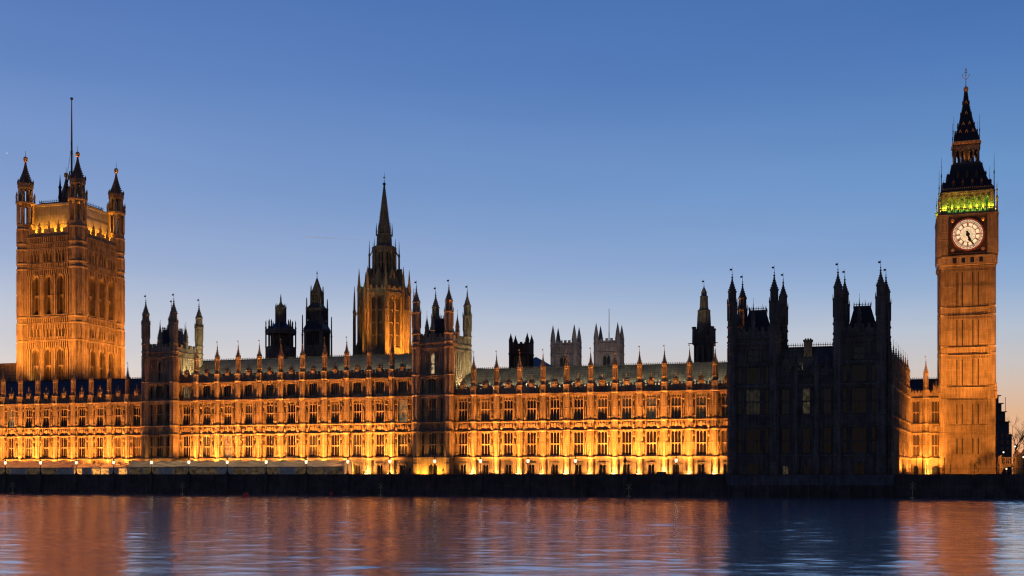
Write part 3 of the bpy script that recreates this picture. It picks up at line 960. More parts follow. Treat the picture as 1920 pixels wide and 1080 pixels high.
# linking range of the unlit pavilion
def pavilion_range():
    s0, s1 = 58.9, 71.85
    t = thing('pavilion_range', 'unlit three-bay range linking the two dark pavilion towers, chimney on its roof', 'palace wing', W(s0, -10.0), TH, 'ranges of the river front')
    L = s1 - s0
    c = L / 2
    X = [2.35, 6.45, 10.55]
    wl_ = [(x - c, .78) for x in X]
    mb = MB()
    mb.M = Matrix.Translation((c, 0, 0))
    face(mb, L, [(2.9, 4.6, 'plain'), (4.6, 6.9, 'win', [(x - c, .6) for x in X], .5), (6.9, 8.5, 'plain'), (8.5, 9.3, 'string', .4),
                 (9.3, 14.7, 'win', wl_, .4, .6, (12.1,)), (14.7, 15.12, 'string', .3), (15.12, 16.9, 'panel', 20), (16.9, 17.3, 'string', .34),
                 (17.3, 22.8, 'win', wl_, .45, .6, (20.0,)), (22.8, 23.7, 'string', .45, .6), (23.7, 25.2, 'panel', 24), (25.2, 25.8, 'string', .4, .6),
                 (25.8, 27.4, 'merlon', .8, 26.5)])
    mb.M = None
    mb.box(0, L, 1.0, 11, 2.9, 25.6)
    mb.build('wall', UNLITSOOT, t)
    for i, x in enumerate(X):
        T = Matrix.Translation((x, 0, 0))
        add_window(t, T, 0, 4.65, 1.18, 2.2, 2, gm=GLASSL if i == 0 else GLASS, transoms=0, tmat=UNLITSOOT)
        add_window(t, T, 0, 9.35, 1.54, 5.3, 2, gm=GLASS, tmat=UNLITSOOT)
        add_window(t, T, 0, 17.35, 1.54, 5.4, 2, gm=(GLASSW, GLASSL, GLASSW)[i], tmat=UNLITSOOT)
        b = MB()
        b.box(-.6, .6, -.1, .4, 26.4, 28.1)
        b.plate([(-.7, 28.1), (.7, 28.1), (0, 28.9)], -.1, .4)
        b.prism(4, 0, .15, [(.12, 28.7), (.16, 29.1), (.02, 29.9)])
        b.build('parapet_gable', UNLITSOOT, t, (x, 0, 0))
    for x in (4.4, 8.5):
        b = MB()
        b.prism(8, 0, 0, [(.7, 2.9), (.7, 8.5), (.55, 9.2), (.55, 26.8), (.7, 27.0), (.6, 27.3), (.1, 29.2)])
        b.build('buttress', UNLITSOOT, t, (x, -.2, 0))
    mb = MB()
    mb.add([(0, 1.5, 25.7), (L, 1.5, 25.7), (L, 5.6, 31.4), (0, 5.6, 31.4), (L, 10.5, 25.7), (0, 10.5, 25.7)], [(0, 1, 2, 3), (3, 2, 4, 5), (1, 4, 2), (0, 3, 5)])
    r_ = mb.build('roof', IRONROOF, t)
    cresting_mesh(0, L, 5.6, 31.4, 1.2, .45).build('cresting', IRON, r_)
    ch = MB()
    ch.rect(0, 0, [(.85, .8, 29.5), (.85, .8, 32.6), (1.0, .95, 32.75), (1.0, .95, 33.0)])
    for k in (-.5, 0, .5):
        ch.prism(8, k, 0, [(.2, 33.0), (.17, 33.35)])
    ch.build('chimney', UNLITSOOT, r_, (6.7, 5.0, 0))
pavilion_range()
# plinth of the pavilion stepping out of the river wall
pl = MB()
pl.box(0, 32.7, 0, 3, 2.9, 4.6)
pl.box(-.15, 32.85, -.15, 3, 4.6, 4.95)
o = pl.build('pavilion_plinth', PLINTH, None, W(49.4, -12.0), TH)
tag(o, 'pale grey granite plinth under the unlit pavilion, above the dark wall', 'plinth')
pw = MB()
pw.add([(-.3, -.5, -1), (33.0, -.5, -1), (33.0, 2, -1), (-.3, 2, -1), (-.1, 0, 2.9), (32.8, 0, 2.9), (32.8, 2, 2.9), (-.1, 2, 2.9)],
       [(0, 3, 2, 1), (4, 5, 6, 7), (0, 1, 5, 4), (1, 2, 6, 5), (2, 3, 7, 6), (3, 0, 4, 7)])
for k in range(9):
    pw.box(.2 + k * 3.95, .9 + k * 3.95, -.6, .5, -.5, 2.8)
o = pw.build('pavilion_base_wall', GRANITE, None, W(49.4, -12.0), TH)
tag(o, 'black wet stone base standing in the water below the pavilion plinth', 'river wall')

# ------------------------------------------------------------------ return range beside the clock tower
def return_ranges():
    ang = R(24.8)
    L, nb = 41.0, 8
    org = Vector((78.4, 231.5, 0))
    rz = math.pi / 2 - ang
    t = thing('return_range', 'lit side range running back from the dark pavilion toward the clock tower', 'palace wing', org, rz, 'ranges of the river front')
    mb = MB()
    # local x runs back from the river, outward face is local -y
    st = L / nb
    X = [st * (i + .5) for i in range(nb)]
    c = L / 2
    wl_ = [(x - c, .9) for x in X]
    mb.M = Matrix.Translation((c, 0, 0))
    face(mb, L, [(4, 8.5, 'plain'), (8.5, 9.3, 'string', .4), (9.3, 14.7, 'win', wl_, .4, .6, (12.1,)), (14.7, 15.12, 'string', .3), (15.12, 16.9, 'panel', 40),
                 (16.9, 17.3, 'string', .34), (17.3, 22.8, 'win', wl_, .45, .6, (20.0,)), (22.8, 23.7, 'string', .5, .6), (23.7, 25.3, 'merlon', .75, 24.7, .3)])
    mb.M = None
    mb.box(0, L, 1, 9, 4, 23.7)
    mb.build('wall', STONE, t)
    for x in X:
        add_window(t, Matrix.Translation((x, 0, 0)), 0, 9.35, 1.75, 5.3, 3)
        add_window(t, Matrix.Translation((x, 0, 0)), 0, 17.35, 1.75, 5.4, 3)
    for i in range(nb):
        b = inst('buttress', BUT3, t, (st * i + .01, -.25, 0))
        inst('pinnacle', PIN3, b)
    mb = MB()
    mb.add([(0, 1.2, 23.8), (L, 1.2, 23.8), (L, 5, 27.5), (0, 5, 27.5), (L, 9, 23.8), (0, 9, 23.8)], [(0, 1, 2, 3), (3, 2, 4, 5), (1, 4, 2), (0, 3, 5)])
    r_ = mb.build('roof', UNLITROOF, t)
    # flat range facing the river, next to the clock tower
    t2 = thing('yard_range', 'narrow lit two-bay range squeezed against the left side of the clock tower', 'palace wing', Vector((95.5, 269.0, 0)), R(-16), 'ranges of the river front')
    L2 = 9.0
    mb = MB()
    mb.M = Matrix.Translation((L2 / 2, 0, 0))
    w2 = [(-2.6, .75), (1.9, 1.05)]
    face(mb, L2, [(4, 4.6, 'plain'), (4.6, 7.2, 'win', [(-2.6, .6), (1.9, .9)], .8), (7.2, 8.5, 'plain'), (8.5, 9.3, 'string', .4), (9.3, 14.7, 'win', w2, .4, .6, (12.1,)), (14.7, 15.12, 'string', .3), (15.12, 16.9, 'panel', 14),
                  (16.9, 17.3, 'string', .34), (17.3, 22.8, 'win', w2, .45, .6, (20.0,)), (22.8, 23.7, 'string', .5, .6), (23.7, 25.3, 'merlon', .75, 24.7, .3)])
    mb.M = None
    mb.box(0, L2, 1, 12, 4, 23.7)
    mb.build('wall', STONE, t2)
    for z, h in ((9.35, 5.3), (17.35, 5.4)):
        add_window(t2, Matrix.Translation((L2 / 2, 0, 0)), -2.6, z, 1.46, h, 2, gm=GLASSB)
        add_window(t2, Matrix.Translation((L2 / 2, 0, 0)), 1.9, z, 2.06, h, 3, gm=GLASSB)
    add_window(t2, Matrix.Translation((L2 / 2, 0, 0)), -2.6, 4.65, 1.16, 2.5, 1, gm=GLASS, transoms=0)
    dm = MB()
    dm.plate([(-.85, 4.0), (.85, 4.0), (.85, 5.9), (.6, 6.6), (0, 7.0), (-.6, 6.6), (-.85, 5.9)], .2, .5)
    dm.build('door', IRON, t2, (L2 / 2 + 1.9, 0, 0))
    inst('coat_of_arms', ARMS, t2, (L2 / 2 + 1.9, 0, 15.15))
    inst('parapet_gable', GABLE, t2, (L2 / 2 + 1.9, -.1, 24.6))
    b = inst('buttress', BUT3, t2, (4.1, -.3, 0))
    inst('pinnacle', PIN3, b)
    mb = MB()
    mb.add([(-4, 1.4, 23.8), (L2, 1.4, 23.8), (L2, 6.5, 28.4), (-4, 6.5, 28.4), (L2, 12, 23.8), (-4, 12, 23.8)], [(0, 1, 2, 3), (3, 2, 4, 5), (1, 4, 2), (0, 3, 5)])
    r_ = mb.build('roof', UNLITROOF, t2)
    cresting_mesh(-4, L2, 6.5, 28.4, .6, .5).build('cresting', IRON, r_)
return_ranges()

# ------------------------------------------------------------------ clock tower
def clock_dial(parent, M, zc):
    rz = M.to_euler().z
    base = M @ Vector((0, 0, zc))
    Rr = 3.85
    fr = MB()                                               # square iron surround with corner roundels
    fr.box(-4.55, 4.55, -.08, .12, -4.55, 4.55)
    for a, b_ in ((-4.75, -4.5), (4.5, 4.75)):
        fr.box(a, b_, -.3, .1, -4.75, 4.75)
        fr.box(-4.75, 4.75, -.3, .1, a, b_)
    o = fr.build('dial_surround', CLOCKDARK, parent, base, rz)
    cr = MB()
    cr.M = Matrix.Rotation(math.pi / 2, 4, 'X')
    cr.prism(12, 0, 0, [(.5, .08), (.42, .16), (.1, .18)])
    crm = cr.mesh('roundel', GILT)
    for x in (-3.75, 3.75):
        for y in (-3.75, 3.75):
            inst('roundel', crm, o, (x, 0, y))
    d = MB()
    d.M = Matrix.Rotation(math.pi / 2, 4, 'X')
    d.prism(48, 0, 0, [(Rr, .08), (Rr, .2)])
    dial = d.build('clock_dial', OPAL, parent, base, rz)
    g = MB()
    g.M = Matrix.Rotation(math.pi / 2, 4, 'X')
    def ring(r0, r1, z0, z1, n=48):
        vs, fs = [], []
        for k in range(n):
            a = 2 * math.pi * k / n
            for r, z in ((r0, z0), (r1, z0), (r1, z1), (r0, z1)):
                vs.append((r * math.cos(a), r * math.sin(a), z))
        for k in range(n):
            a, b_ = 4 * k, 4 * ((k + 1) % n)
            for q in range(4):
                fs.append((a + q, a + (q + 1) % 4, b_ + (q + 1) % 4, b_ + q))
        g.add(vs, fs)
    for r0, r1 in ((3.72, 4.12), (2.98, 3.12), (2.80, 2.88), (1.92, 2.06), (3.36, 3.46)):
        ring(r0, r1, .2, .34)
    for k in range(12):
        a = 2 * math.pi * k / 12
        g.M = Matrix.Rotation(math.pi / 2, 4, 'X') @ Matrix.Rotation(a, 4, 'Z')
        g.box(2.0, 3.8, -.075, .075, .2, .33)
    for k in range(60):
        a = 2 * math.pi * k / 60
        g.M = Matrix.Rotation(math.pi / 2, 4, 'X') @ Matrix.Rotation(a, 4, 'Z')
        g.box(3.1, 3.72, -.045, .045, .2, .3)
    for k in range(24):                                     # fine radiating tracery of the centre
        a = 2 * math.pi * (k + .5) / 24
        g.M = Matrix.Rotation(math.pi / 2, 4, 'X') @ Matrix.Rotation(a, 4, 'Z')
        g.box(.7, 1.97, -.03, .03, .2, .28)
    g.M = Matrix.Rotation(math.pi / 2, 4, 'X')
    for k in range(38):
        a, r = k * 2.4, .3 * math.sqrt(k)
        g.prism(5, r * math.cos(a), r * math.sin(a), [(.075, .2), (.05, .27)])
    g.build('dial_tracery', CLOCKRED, dial)
    nm = MB()                                               # roman hour numerals
    roman = 'XII I II III IV V VI VII VIII IX X XI'.split()
    for k, txt in enumerate(roman):
        a = math.pi / 2 - 2 * math.pi * k / 12
        T = Matrix.Rotation(math.pi / 2, 4, 'X') @ Matrix.Rotation(a - math.pi / 2, 4, 'Z') @ Matrix.Translation((0, 2.1, 0))
        wd = {'I': .14, 'V': .3, 'X': .3}
        tot = sum(wd[ch] for ch in txt)
        x = -tot / 2
        for ch in txt:
            w = wd[ch]
            def stroke(ax, bx):
                nm.M = T
                nm.add([(ax - .045, 0, .2), (ax + .045, 0, .2), (bx + .045, .72, .2), (bx - .045, .72, .2), (ax - .045, 0, .33), (ax + .045, 0, .33), (bx + .045, .72, .33), (bx - .045, .72, .33)],
                       [(0, 3, 2, 1), (4, 5, 6, 7), (0, 1, 5, 4), (1, 2, 6, 5), (2, 3, 7, 6), (3, 0, 4, 7)])
            if ch == 'I':
                stroke(x + w / 2, x + w / 2)
            elif ch == 'V':
                stroke(x + w / 2, x + .05); stroke(x + w / 2, x + w - .05)
            else:
                stroke(x + .05, x + w - .05); stroke(x + w - .05, x + .05)
            x += w
    nm.build('numerals', CLOCKRED, dial)
    for o in (o_ for o_ in parent.children if o_.name.split('.')[0] in ('dial_surround', 'clock_dial')):
        o.scale = (.885 / .93, 1, .935)
    def hand(name, deg, L, w, tail):
        h = MB()
        h.M = Matrix.Rotation(math.pi / 2, 4, 'X') @ Matrix.Rotation(-R(deg), 4, 'Z')
        h.prism(12, 0, 0, [(w * 1.2, .36), (w * 1.2, .5)])
        h.add([(-w * .5, -tail, .4), (w * .5, -tail, .4), (w * .55, L * .6, .4), (0, L, .4), (-w * .55, L * .6, .4),
               (-w * .5, -tail, .5), (w * .5, -tail, .5), (w * .55, L * .6, .5), (0, L, .5), (-w * .55, L * .6, .5)],
              [(4, 3, 2, 1, 0), (5, 6, 7, 8, 9)] + [(i, (i + 1) % 5, 5 + (i + 1) % 5, 5 + i) for i in range(5)])
        if name == 'hour_hand':
            h.add([(-.5, L * .62, .4), (.5, L * .62, .4), (0, L, .4), (-.5, L * .62, .5), (.5, L * .62, .5), (0, L, .5)], [(2, 1, 0), (3, 4, 5), (0, 1, 4, 3), (1, 2, 5, 4), (2, 0, 3, 5)])
        h.build(name, CLOCKDARK, dial)
    hand('hour_hand', 164, 1.95, .45, .9)
    hand('minute_hand', 155, 3.5, .3, .9)

def clock_tower():
    Y = 268.0
    X = (1811 - 960) / 2090 * Y
    t = thing('clock_tower', 'tall floodlit clock tower with lit white dial, green belfry and dark spire', 'clock tower', (X, Y, 0), R(-18.5))
    t.scale = (.93, .93, 1)
    H = 6.12
    mb = MB()
    slits = [(-2.5, .12), (-1.25, .12), (1.25, .12), (2.5, .12)]
    specs = []
    def stage(z0, z1):
        zm = (z0 + z1) / 2
        return [(z0, z1 - .9, 'win', slits, .3, .62, (zm,)), (z1 - .9, z1, 'panel', 18)]
    bands = [(4, 9.2, 'plain'), (9.2, 9.8, 'string', .16)]
    bands += stage(9.8, 14.5) + [(14.5, 14.9, 'string', .1), (14.9, 16.6, 'panel', 18), (16.6, 17.0, 'string', .1)] + stage(17.0, 22.6) + [(22.6, 23.1, 'string', .16, .6), (23.1, 25.6, 'panel', 14), (25.6, 26.1, 'string', .16, .6)]
    bands += stage(26.1, 33.2) + [(33.2, 33.6, 'string', .14, .6), (33.6, 35.0, 'panel', 14), (35.0, 35.4, 'string', .14, .6)]
    bands += stage(35.4, 42.5) + [(42.5, 42.9, 'string', .14, .6), (42.9, 44.4, 'panel', 14), (44.4, 44.8, 'string', .14, .6)]
    bands += stage(44.8, 53.8)
    for M in faces4(H, H):
        mb.M = M
        face(mb, 2 * H - 1.2, bands, rp=.55, rw=.26)
        for z0, z1 in ((9.8, 13.6), (17, 21.7), (26.1, 32.3), (35.4, 41.6), (44.8, 52.9)):
            for cx, hw in slits:
                specs.append((M, cx, z0 + .02, .25, z1 - z0 - .04))
    mb.M = None
    mb.box(-H + 1, H - 1, -H + 1, H - 1, 4, 54)
    mb.build('shaft', TSTONE, t)
    pm = {}
    for M, cx, z, w, h in specs:
        k = round(h, 2)
        if k not in pm:
            b = MB(); b.box(-w / 2, w / 2, .25, .6, 0, h)
            b.M = None
            pm[k] = b.mesh('slit_window', GLASS)
        inst('slit_window', pm[k], t, M @ Vector((cx, 0, z)), M.to_euler().z)
    cb = MB()                                               # clasping corner buttresses
    cb.rect(0, 0, [(1.0, 1.0, 4), (1.0, 1.0, 9), (.85, .85, 9.6), (.85, .85, 22.5), (.78, .78, 23), (.78, .78, 54)])
    for z in (9.4, 14.7, 16.8, 22.8, 25.8, 33.4, 35.2, 42.7, 44.6):
        cb.rect(0, 0, [(.8, .8, z - .25), (.92, .92, z), (.92, .92, z + .2), (.8, .8, z + .4)])
    for z in range(5, 53):
        for s in (-1, 1):
            cb.box(s * .42 - .07, s * .42 + .07, -.9 if z > 9 else -1.05, .9, z + .1, z + .85)
            cb.box(-.9 if z > 9 else -1.05, .9, s * .42 - .07, s * .42 + .07, z + .1, z + .85)
    cbm = cb.mesh('corner_buttress', TSTONE)
    lp = MB()                                               # beast-topped pinnacle half way up the base stage
    lp.rect(0, 0, [(.3, .3, 22.8), (.3, .3, 24.2), (.42, .42, 24.4), (.2, .2, 24.7)])
    lp.prism(6, 0, 0, [(.3, 24.7), (.4, 25.2), (.22, 25.8), (.26, 26.2), (.05, 26.8)])
    lpm = lp.mesh('beast_pinnacle', TSTONE)
    for sx in (-1, 1):
        for sy in (-1, 1):
            o = inst('corner_buttress', cbm, t, (sx * (H - .55), sy * (H - .55), 0))
            inst('beast_pinnacle', lpm, o, (sx * 1.0, sy * 1.0, 0))
    # corbelled clock storey
    ck = MB()
    ck.rect(0, 0, [(6.2, 6.2, 53.5), (6.45, 6.45, 54.2), (6.75, 6.75, 55.4), (6.75, 6.75, 56.2)])
    K = 6.85
    for M in faces4(K, K):
        ck.M = M
        face(ck, 2 * K - 1.2, [(53.9, 54.4, 'string', -.25), (54.5, 56.2, 'panel', 12), (56.2, 56.7, 'string', .3, .5)])
        for s in (-1, 1):
            ck.box(s * 5.72 - 1.15, s * 5.72 + 1.15, -.15, .5, 56.7, 66.0)
            for q in range(5):
                xx = s * 5.72 + (q - 2) * .5
                ck.box(xx - .07, xx + .07, -.32, 0, 56.7, 65.8)
            for z in (58.5, 60.3, 62.2, 64.2):
                ck.box(s * 5.72 - 1.15, s * 5.72 + 1.15, -.25, 0, z, z + .18)
        face(ck, 2 * K, [(65.9, 66.5, 'string', .45, .5)])
        for cx in (-3.1, -1.05, 1.05, 3.1):
            for q in (-.3, .3):
                ck.box(cx + q - .2, cx + q + .2, -.1, .2, 55.0, 55.9)
    ck.M = None
    ck.box(-K + .6, K - .6, -K + .6, K - .6, 53.8, 66.3)
    ck.build('clock_storey', TSTONE, t)
    wm = MB()
    wm.box(-.45, .45, -.18, -.11, 54.85, 56.0)
    wmm = wm.mesh('louvre_window', GLASS)
    for M in faces4(K, K):
        clock_dial(t, M @ Matrix.Translation((0, -.06, 0)), 61.4)
        for cx in (-3.1, -1.05, 1.05, 3.1):
            inst('louvre_window', wmm, t, M @ Vector((cx, 0, 0)), M.to_euler().z)
    # balcony and belfry
    bl = MB()
    for M in faces4(6.95, 6.95):
        bl.M = M
        bl.box(-6.95, 6.95, 0, .2, 66.5, 66.75)
        bl.box(-6.95, 6.95, 0, .2, 67.55, 67.75)
        for q in range(30):
            x = -6.8 + q * 13.6 / 29
            bl.box(x - .08, x + .08, .04, .16, 66.75, 67.55)
    bl.M = None
    bl.build('balcony_balustrade', TSTONE, t)
    bf = MB()
    Bh = 6.1
    ops = [(-4.35 + i * 1.45, .5) for i in range(7)]
    for M in faces4(Bh, Bh):
        bf.M = M
        face(bf, 2 * Bh - .4, [(66.4, 67.0, 'plain'), (67.0, 70.6, 'win', ops, .9), (70.6, 71.3, 'panel', 26), (71.3, 72.0, 'string', .4, .5)], thick=.7)
        for i in range(8):
            x = -5.07 + i * 1.45
            bf.box(x - .2, x + .2, -.3, 0, 66.5, 70.6)
        for s in (-1, 1):
            bf.box(s * 5.75 - .4, s * 5.75 + .4, -.3, .4, 66.4, 71.3)
    bf.M = None
    bf.box(-4.9, 4.9, -4.9, 4.9, 66.4, 66.6)
    bf.box(-4.4, 4.4, -4.4, 4.4, 66.6, 72)
    bf.box(-Bh + .3, Bh - .3, -Bh + .3, Bh - .3, 71.4, 72.1)
    bf.build('belfry', TSTONE, t)
    # roofs
    rf = MB()
    rf.rect(0, 0, [(6.35, 6.35, 72.0), (6.35, 6.35, 72.35), (5.95, 5.95, 72.8), (5.0, 5.0, 74.4), (4.25, 4.25, 76.2), (3.75, 3.75, 78.2), (3.7, 3.7, 78.9)])
    lower = rf.build('lower_roof', SPIREROOF, t)
    lu = MB()
    lu.box(-.28, .28, -.3, .6, 0, .95)
    lu.plate([(-.42, .9), (.42, .9), (0, 1.75)], -.36, .6)
    lu.prism(4, 0, 0, [(.08, 1.6), (.1, 1.9), (.01, 2.3)])
    lum = lu.mesh('lucarne', plain('bronzed_iron', (.09, .05, .03), .5, .3))
    for M in faces4(5.65, 5.65):
        for x in (-3.3, -1.1, 1.1, 3.3):
            inst('lucarne', lum, lower, M @ Vector((x, .15, 73.1)), M.to_euler().z)
    for M in faces4(4.5, 4.5):
        for x in (-2.2, 0, 2.2):
            inst('lucarne', lum, lower, M @ Vector((x, .1, 75.3)), M.to_euler().z)
    cm = MB()
    for M in faces4(6.2, 6.2):
        q = cresting_mesh(-6.2, 6.2, 0, 72.35, .55, .45)
        cm.M = M
        cm.add(q.v, q.f)
    cm.M = None
    cm.build('cresting', GILT, lower)
    ln = MB()
    lh = 3.05
    for M in faces4(lh, lh):
        ln.M = M
        for i in range(6):
            x = -lh + .35 + i * (2 * lh - .7) / 5
            ln.box(x - .2, x + .2, 0, .4, 79.1, 83.0)
        for i in range(5):
            x = -lh + .35 + i * (2 * lh - .7) / 5
            ln.arch_head(x + .2, x + 1.13, 81.4, 82.4, .05, .35, 4)
        ln.box(-lh, lh, -.1, .5, 82.4, 83.3)
        ln.box(-lh - .2, lh + .2, -.25, .4, 78.9, 79.4)
        for i in range(13):
            x = -lh + .25 + i * (2 * lh - .5) / 12
            ln.box(x - .09, x + .09, -.2, 0, 82.4, 83.6)
    ln.M = None
    ln.box(-lh + .1, lh - .1, -lh + .1, lh - .1, 83.2, 84.0)
    ln.box(-1.1, 1.1, -1.1, 1.1, 79.3, 83.2)
    lan = ln.build('lantern', UNLITSOOT, t)
    gb = MB()
    for M in faces4(lh + .12, lh + .12):
        gb.M = M
        gb.box(-lh - .1, lh + .1, 0, .3, 83.75, 84.5)
        for i in range(7):
            x = -lh + .45 + i * (2 * lh - .9) / 6
            gb.prism(8, x, -.02, [(.3, 83.85), (.3, 84.4)])
    gb.build('gilt_band', GILT, lan)
    sp = MB()
    prof = [(3.1, 84.5), (3.1, 84.75), (2.85, 85.5), (2.2, 87.3), (1.6, 89.5), (1.1, 91.8), (.62, 94.4), (.28, 97.2)]
    sp.rect(0, 0, [(r, r, z) for r, z in prof])
    for i in range(26):
        f = i / 25
        z = 85 + 12 * f
        r = None
        for (ra, za), (rb, zb) in zip(prof, prof[1:]):
            if za <= z <= zb:
                r = ra + (rb - ra) * (z - za) / (zb - za)
        if r:
            for sx in (-1, 1):
                for sy in (-1, 1):
                    sp.box(sx * r - .11, sx * r + .11, sy * r - .11, sy * r + .11, z, z + .22)
    spo = sp.build('spire', SPIREROOF, t)
    gl = MB()
    gl.plate([(-.4, 0), (-.25, 0), (0, .5), (.25, 0), (.4, 0), (0, .85)], -.16, .1)
    glm = gl.mesh('gilt_lucarne', GILT)
    for off, z, xs in ((2.5, 86.6, (-1.5, 0, 1.5)), (1.9, 88.6, (-.75, .75)), (1.2, 91.3, (0,)), (.7, 94.0, (0,))):
        for M in faces4(off + .05, off + .05):
            for x in xs:
                inst('gilt_lucarne', glm, spo, M @ Vector((x, 0, z)), M.to_euler().z)
    fi = MB()
    fi.prism(8, 0, 0, [(.3, 97.0), (.65, 97.5), (.6, 98.0), (.2, 98.3), (.1, 98.6)])
    fi.tube((0, 0, 98.5), (0, 0, 103.0), .1, .05, 6)
    for k in range(4):
        a = k * math.pi / 2
        p = [(0, 100.0), (.5, 100.4), (.85, 100.9), (.8, 101.2)]
        for (ra, za), (rb, zb) in zip(p, p[1:]):
            fi.tube((ra * math.cos(a), ra * math.sin(a), za), (rb * math.cos(a), rb * math.sin(a), zb), .06, n=4)
        fi.ball(.8 * math.cos(a), .8 * math.sin(a), 101.2, .13, 6, 4)
    fi.box(-.4, .4, -.05, .05, 101.7, 101.85)
    fi.ball(0, 0, 102.3, .22, 8, 5)
    fi.build('finial', GILT, spo)
    def thin(name, r, z0, z1, pts, m):
        b = MB()
        b.prism(6, 0, 0, [(r, z0), (r * .8, z0 + (z1 - z0) * .4), (r * 1.4, z0 + (z1 - z0) * .45), (r * .5, z0 + (z1 - z0) * .55), (.03, z1)])
        b.ball(0, 0, z0 + (z1 - z0) * .72, r * .9, 6, 4)
        me = b.mesh(name, m)
        for x, y in pts:
            inst(name, me, t, (x, y, 0))
    q4 = lambda a: [(a, a), (-a, a), (a, -a), (-a, -a)]
    thin('corner_pinnacle', .3, 66.4, 73.4, q4(6.8), TSTONE)
    thin('roof_finial', .13, 72.0, 80.2, q4(6.2), IRON)
    thin('spire_finial', .1, 83.5, 90.6, q4(3.05), IRON)
    return t, X, Y
ct, CX, CY = clock_tower()

# ------------------------------------------------------------------ great square tower
VC = Vector((-135.6, 348.0, 0))
VA = 19.4
def square_tower():
    cen = VC - D * (VA / 2) + N * (VA / 2)
    t = thing('square_tower', 'huge floodlit square tower with four crowned turrets and a tall flagpole', 'tower', (cen.x, cen.y, 0), TH)
    h = VA / 2
    H = h + 1.3
    mb = MB()
    big = [(-4.6, 1.35), (0, 1.35), (4.6, 1.35)]
    small = [(c + k, .36) for c in (-4.6, 0, 4.6) for k in (-1.15, 0, 1.15)]
    bands = [(20, 34.0, 'plain'), (34.0, 44.6, 'win', big, 2.0, .7, (38.5,)), (44.6, 46.8, 'panel', 24), (46.8, 47.4, 'string', .35, .7), (47.4, 48.2, 'panel', 30), (48.2, 50.7, 'win', small, .4, .6),
             (50.7, 52.2, 'panel', 30), (52.2, 52.7, 'string', .35, .7), (52.7, 54.2, 'panel', 24), (54.2, 54.7, 'string', .4, .7), (54.7, 55.2, 'plain'),
             (55.2, 67.6, 'win', big, 2.4, .7, (61.0,)), (67.6, 69.4, 'panel', 24), (69.4, 70.0, 'string', .35, .7), (70.0, 71.2, 'panel', 30), (71.2, 71.7, 'string', .3, .7), (71.7, 74.4, 'win', small, .4, .6),
             (74.4, 75.6, 'panel', 30), (75.6, 76.2, 'string', .4, .7), (76.2, 77.4, 'panel', 30), (77.4, 78.0, 'string', .4, .7), (78.0, 79.6, 'panel', 26), (79.6, 80.1, 'string', .3, .7),
             (80.1, 82.2, 'merlon', 2.3, 81.0)]
    Ms = faces4(H, H)
    for M in Ms:
        mb.M = M
        face(mb, 2 * H - 3.2, bands, thick=1.6, rp=.5, rw=.28)
        for i in range(5):
            x = -7 + i * 3.5
            mb.rect(x, .2, [(.28, .28, 80.1), (.28, .28, 83.0), (.42, .42, 83.2), (.15, .15, 83.6), (.03, .03, 84.9)])
        for cx, hw in big:
            for za, zb in ((34.0, 44.6), (55.2, 67.6)):
                for s in (-1, 1):
                    mb.box(cx + s * (hw + .1) - .12, cx + s * (hw + .1) + .12, -.35, 0, za, zb - 1)
                # ogee hood
                k = 6
                for i in range(k):
                    a0, a1 = i / k, (i + 1) / k
                    for s in (-1, 1):
                        mb.tube((cx + s * (hw + .1) * math.cos(a0 * math.pi / 2), -.2, zb - 2.2 + 2.6 * math.sin(a0 * math.pi / 2)),
                                (cx + s * (hw + .1) * math.cos(a1 * math.pi / 2), -.2, zb - 2.2 + 2.6 * math.sin(a1 * math.pi / 2)), .16, n=4)
                mb.prism(4, cx, -.2, [(.2, zb + .3), (.25, zb + .8), (.02, zb + 2.0)])
        for x in (-7.0, -2.3, 2.3, 7.0):
            mb.box(x - .22, x + .22, -.3, 0, 34, 80)
    mb.M = None
    mb.box(-H + 1.7, H - 1.7, -H + 1.7, H - 1.7, 20, 80)
    mb.box(-H + .7, H - .7, -H + .7, H - .7, 4, 34)
    mb.build('wall', TSTONE, t)
    for M in Ms:
        for cx, hw in big:
            add_window(t, M, cx, 34.05, 2.66, 10.4, 2, gm=GLASSB, tmat=TSTONE, deep=.9, head=1.8)
            add_window(t, M, cx, 55.25, 2.66, 12.2, 2, gm=GLASSB, tmat=TSTONE, deep=1.9, head=1.8)
        for cx, hw in small:
            for z in (48.25, 71.75):
                add_window(t, M, cx, z, .7, 2.4 if z < 60 else 2.6, 1, gm=GLASS, tmat=TSTONE, transoms=0)
    # corner turrets
    tu = MB()
    r = 2.6
    tu.prism(8, 0, 0, [(r, 4), (r, 84.0)])
    for z in (34, 46.9, 52.3, 54.3, 69.5, 71.3, 75.7, 77.5, 82.2):
        tu.prism(8, 0, 0, [(r * .99, z - .25), (r * 1.1, z), (r * 1.1, z + .3), (r * .99, z + .55)])
    for za, zb in ((34.7, 40.2), (40.5, 46.4), (47.6, 52), (55, 61.5), (61.8, 69), (71.9, 75.4), (78.2, 81.8)):
        for k in range(8):
            a = math.pi / 8 + math.pi / 4 * k
            tu.prism(4, r * math.cos(a), r * math.sin(a), [(.22, za), (.22, zb)], rot=a)
            b = math.pi / 4 * k
            rr = r * math.cos(math.pi / 8)
            for s in (-.5, .5):
                tu.prism(4, rr * math.cos(b) - s * math.sin(b), rr * math.sin(b) + s * math.cos(b), [(.12, za), (.12, zb)], rot=b)
    open_stage(tu, r * .98, 84.0, 90.4, .5)
    tu.prism(8, 0, 0, [(r, 90.2), (r * 1.16, 90.6), (r * 1.16, 91.1), (r * .8, 91.3)])
    for k in range(8):
        a = math.pi / 8 + math.pi / 4 * k
        tu.prism(4, r * 1.08 * math.cos(a), r * 1.08 * math.sin(a), [(.24, 90.6), (.2, 92.6), (.3, 92.8), (.02, 94.4)])
    open_stage(tu, r * .8, 91.2, 97.0, .42)
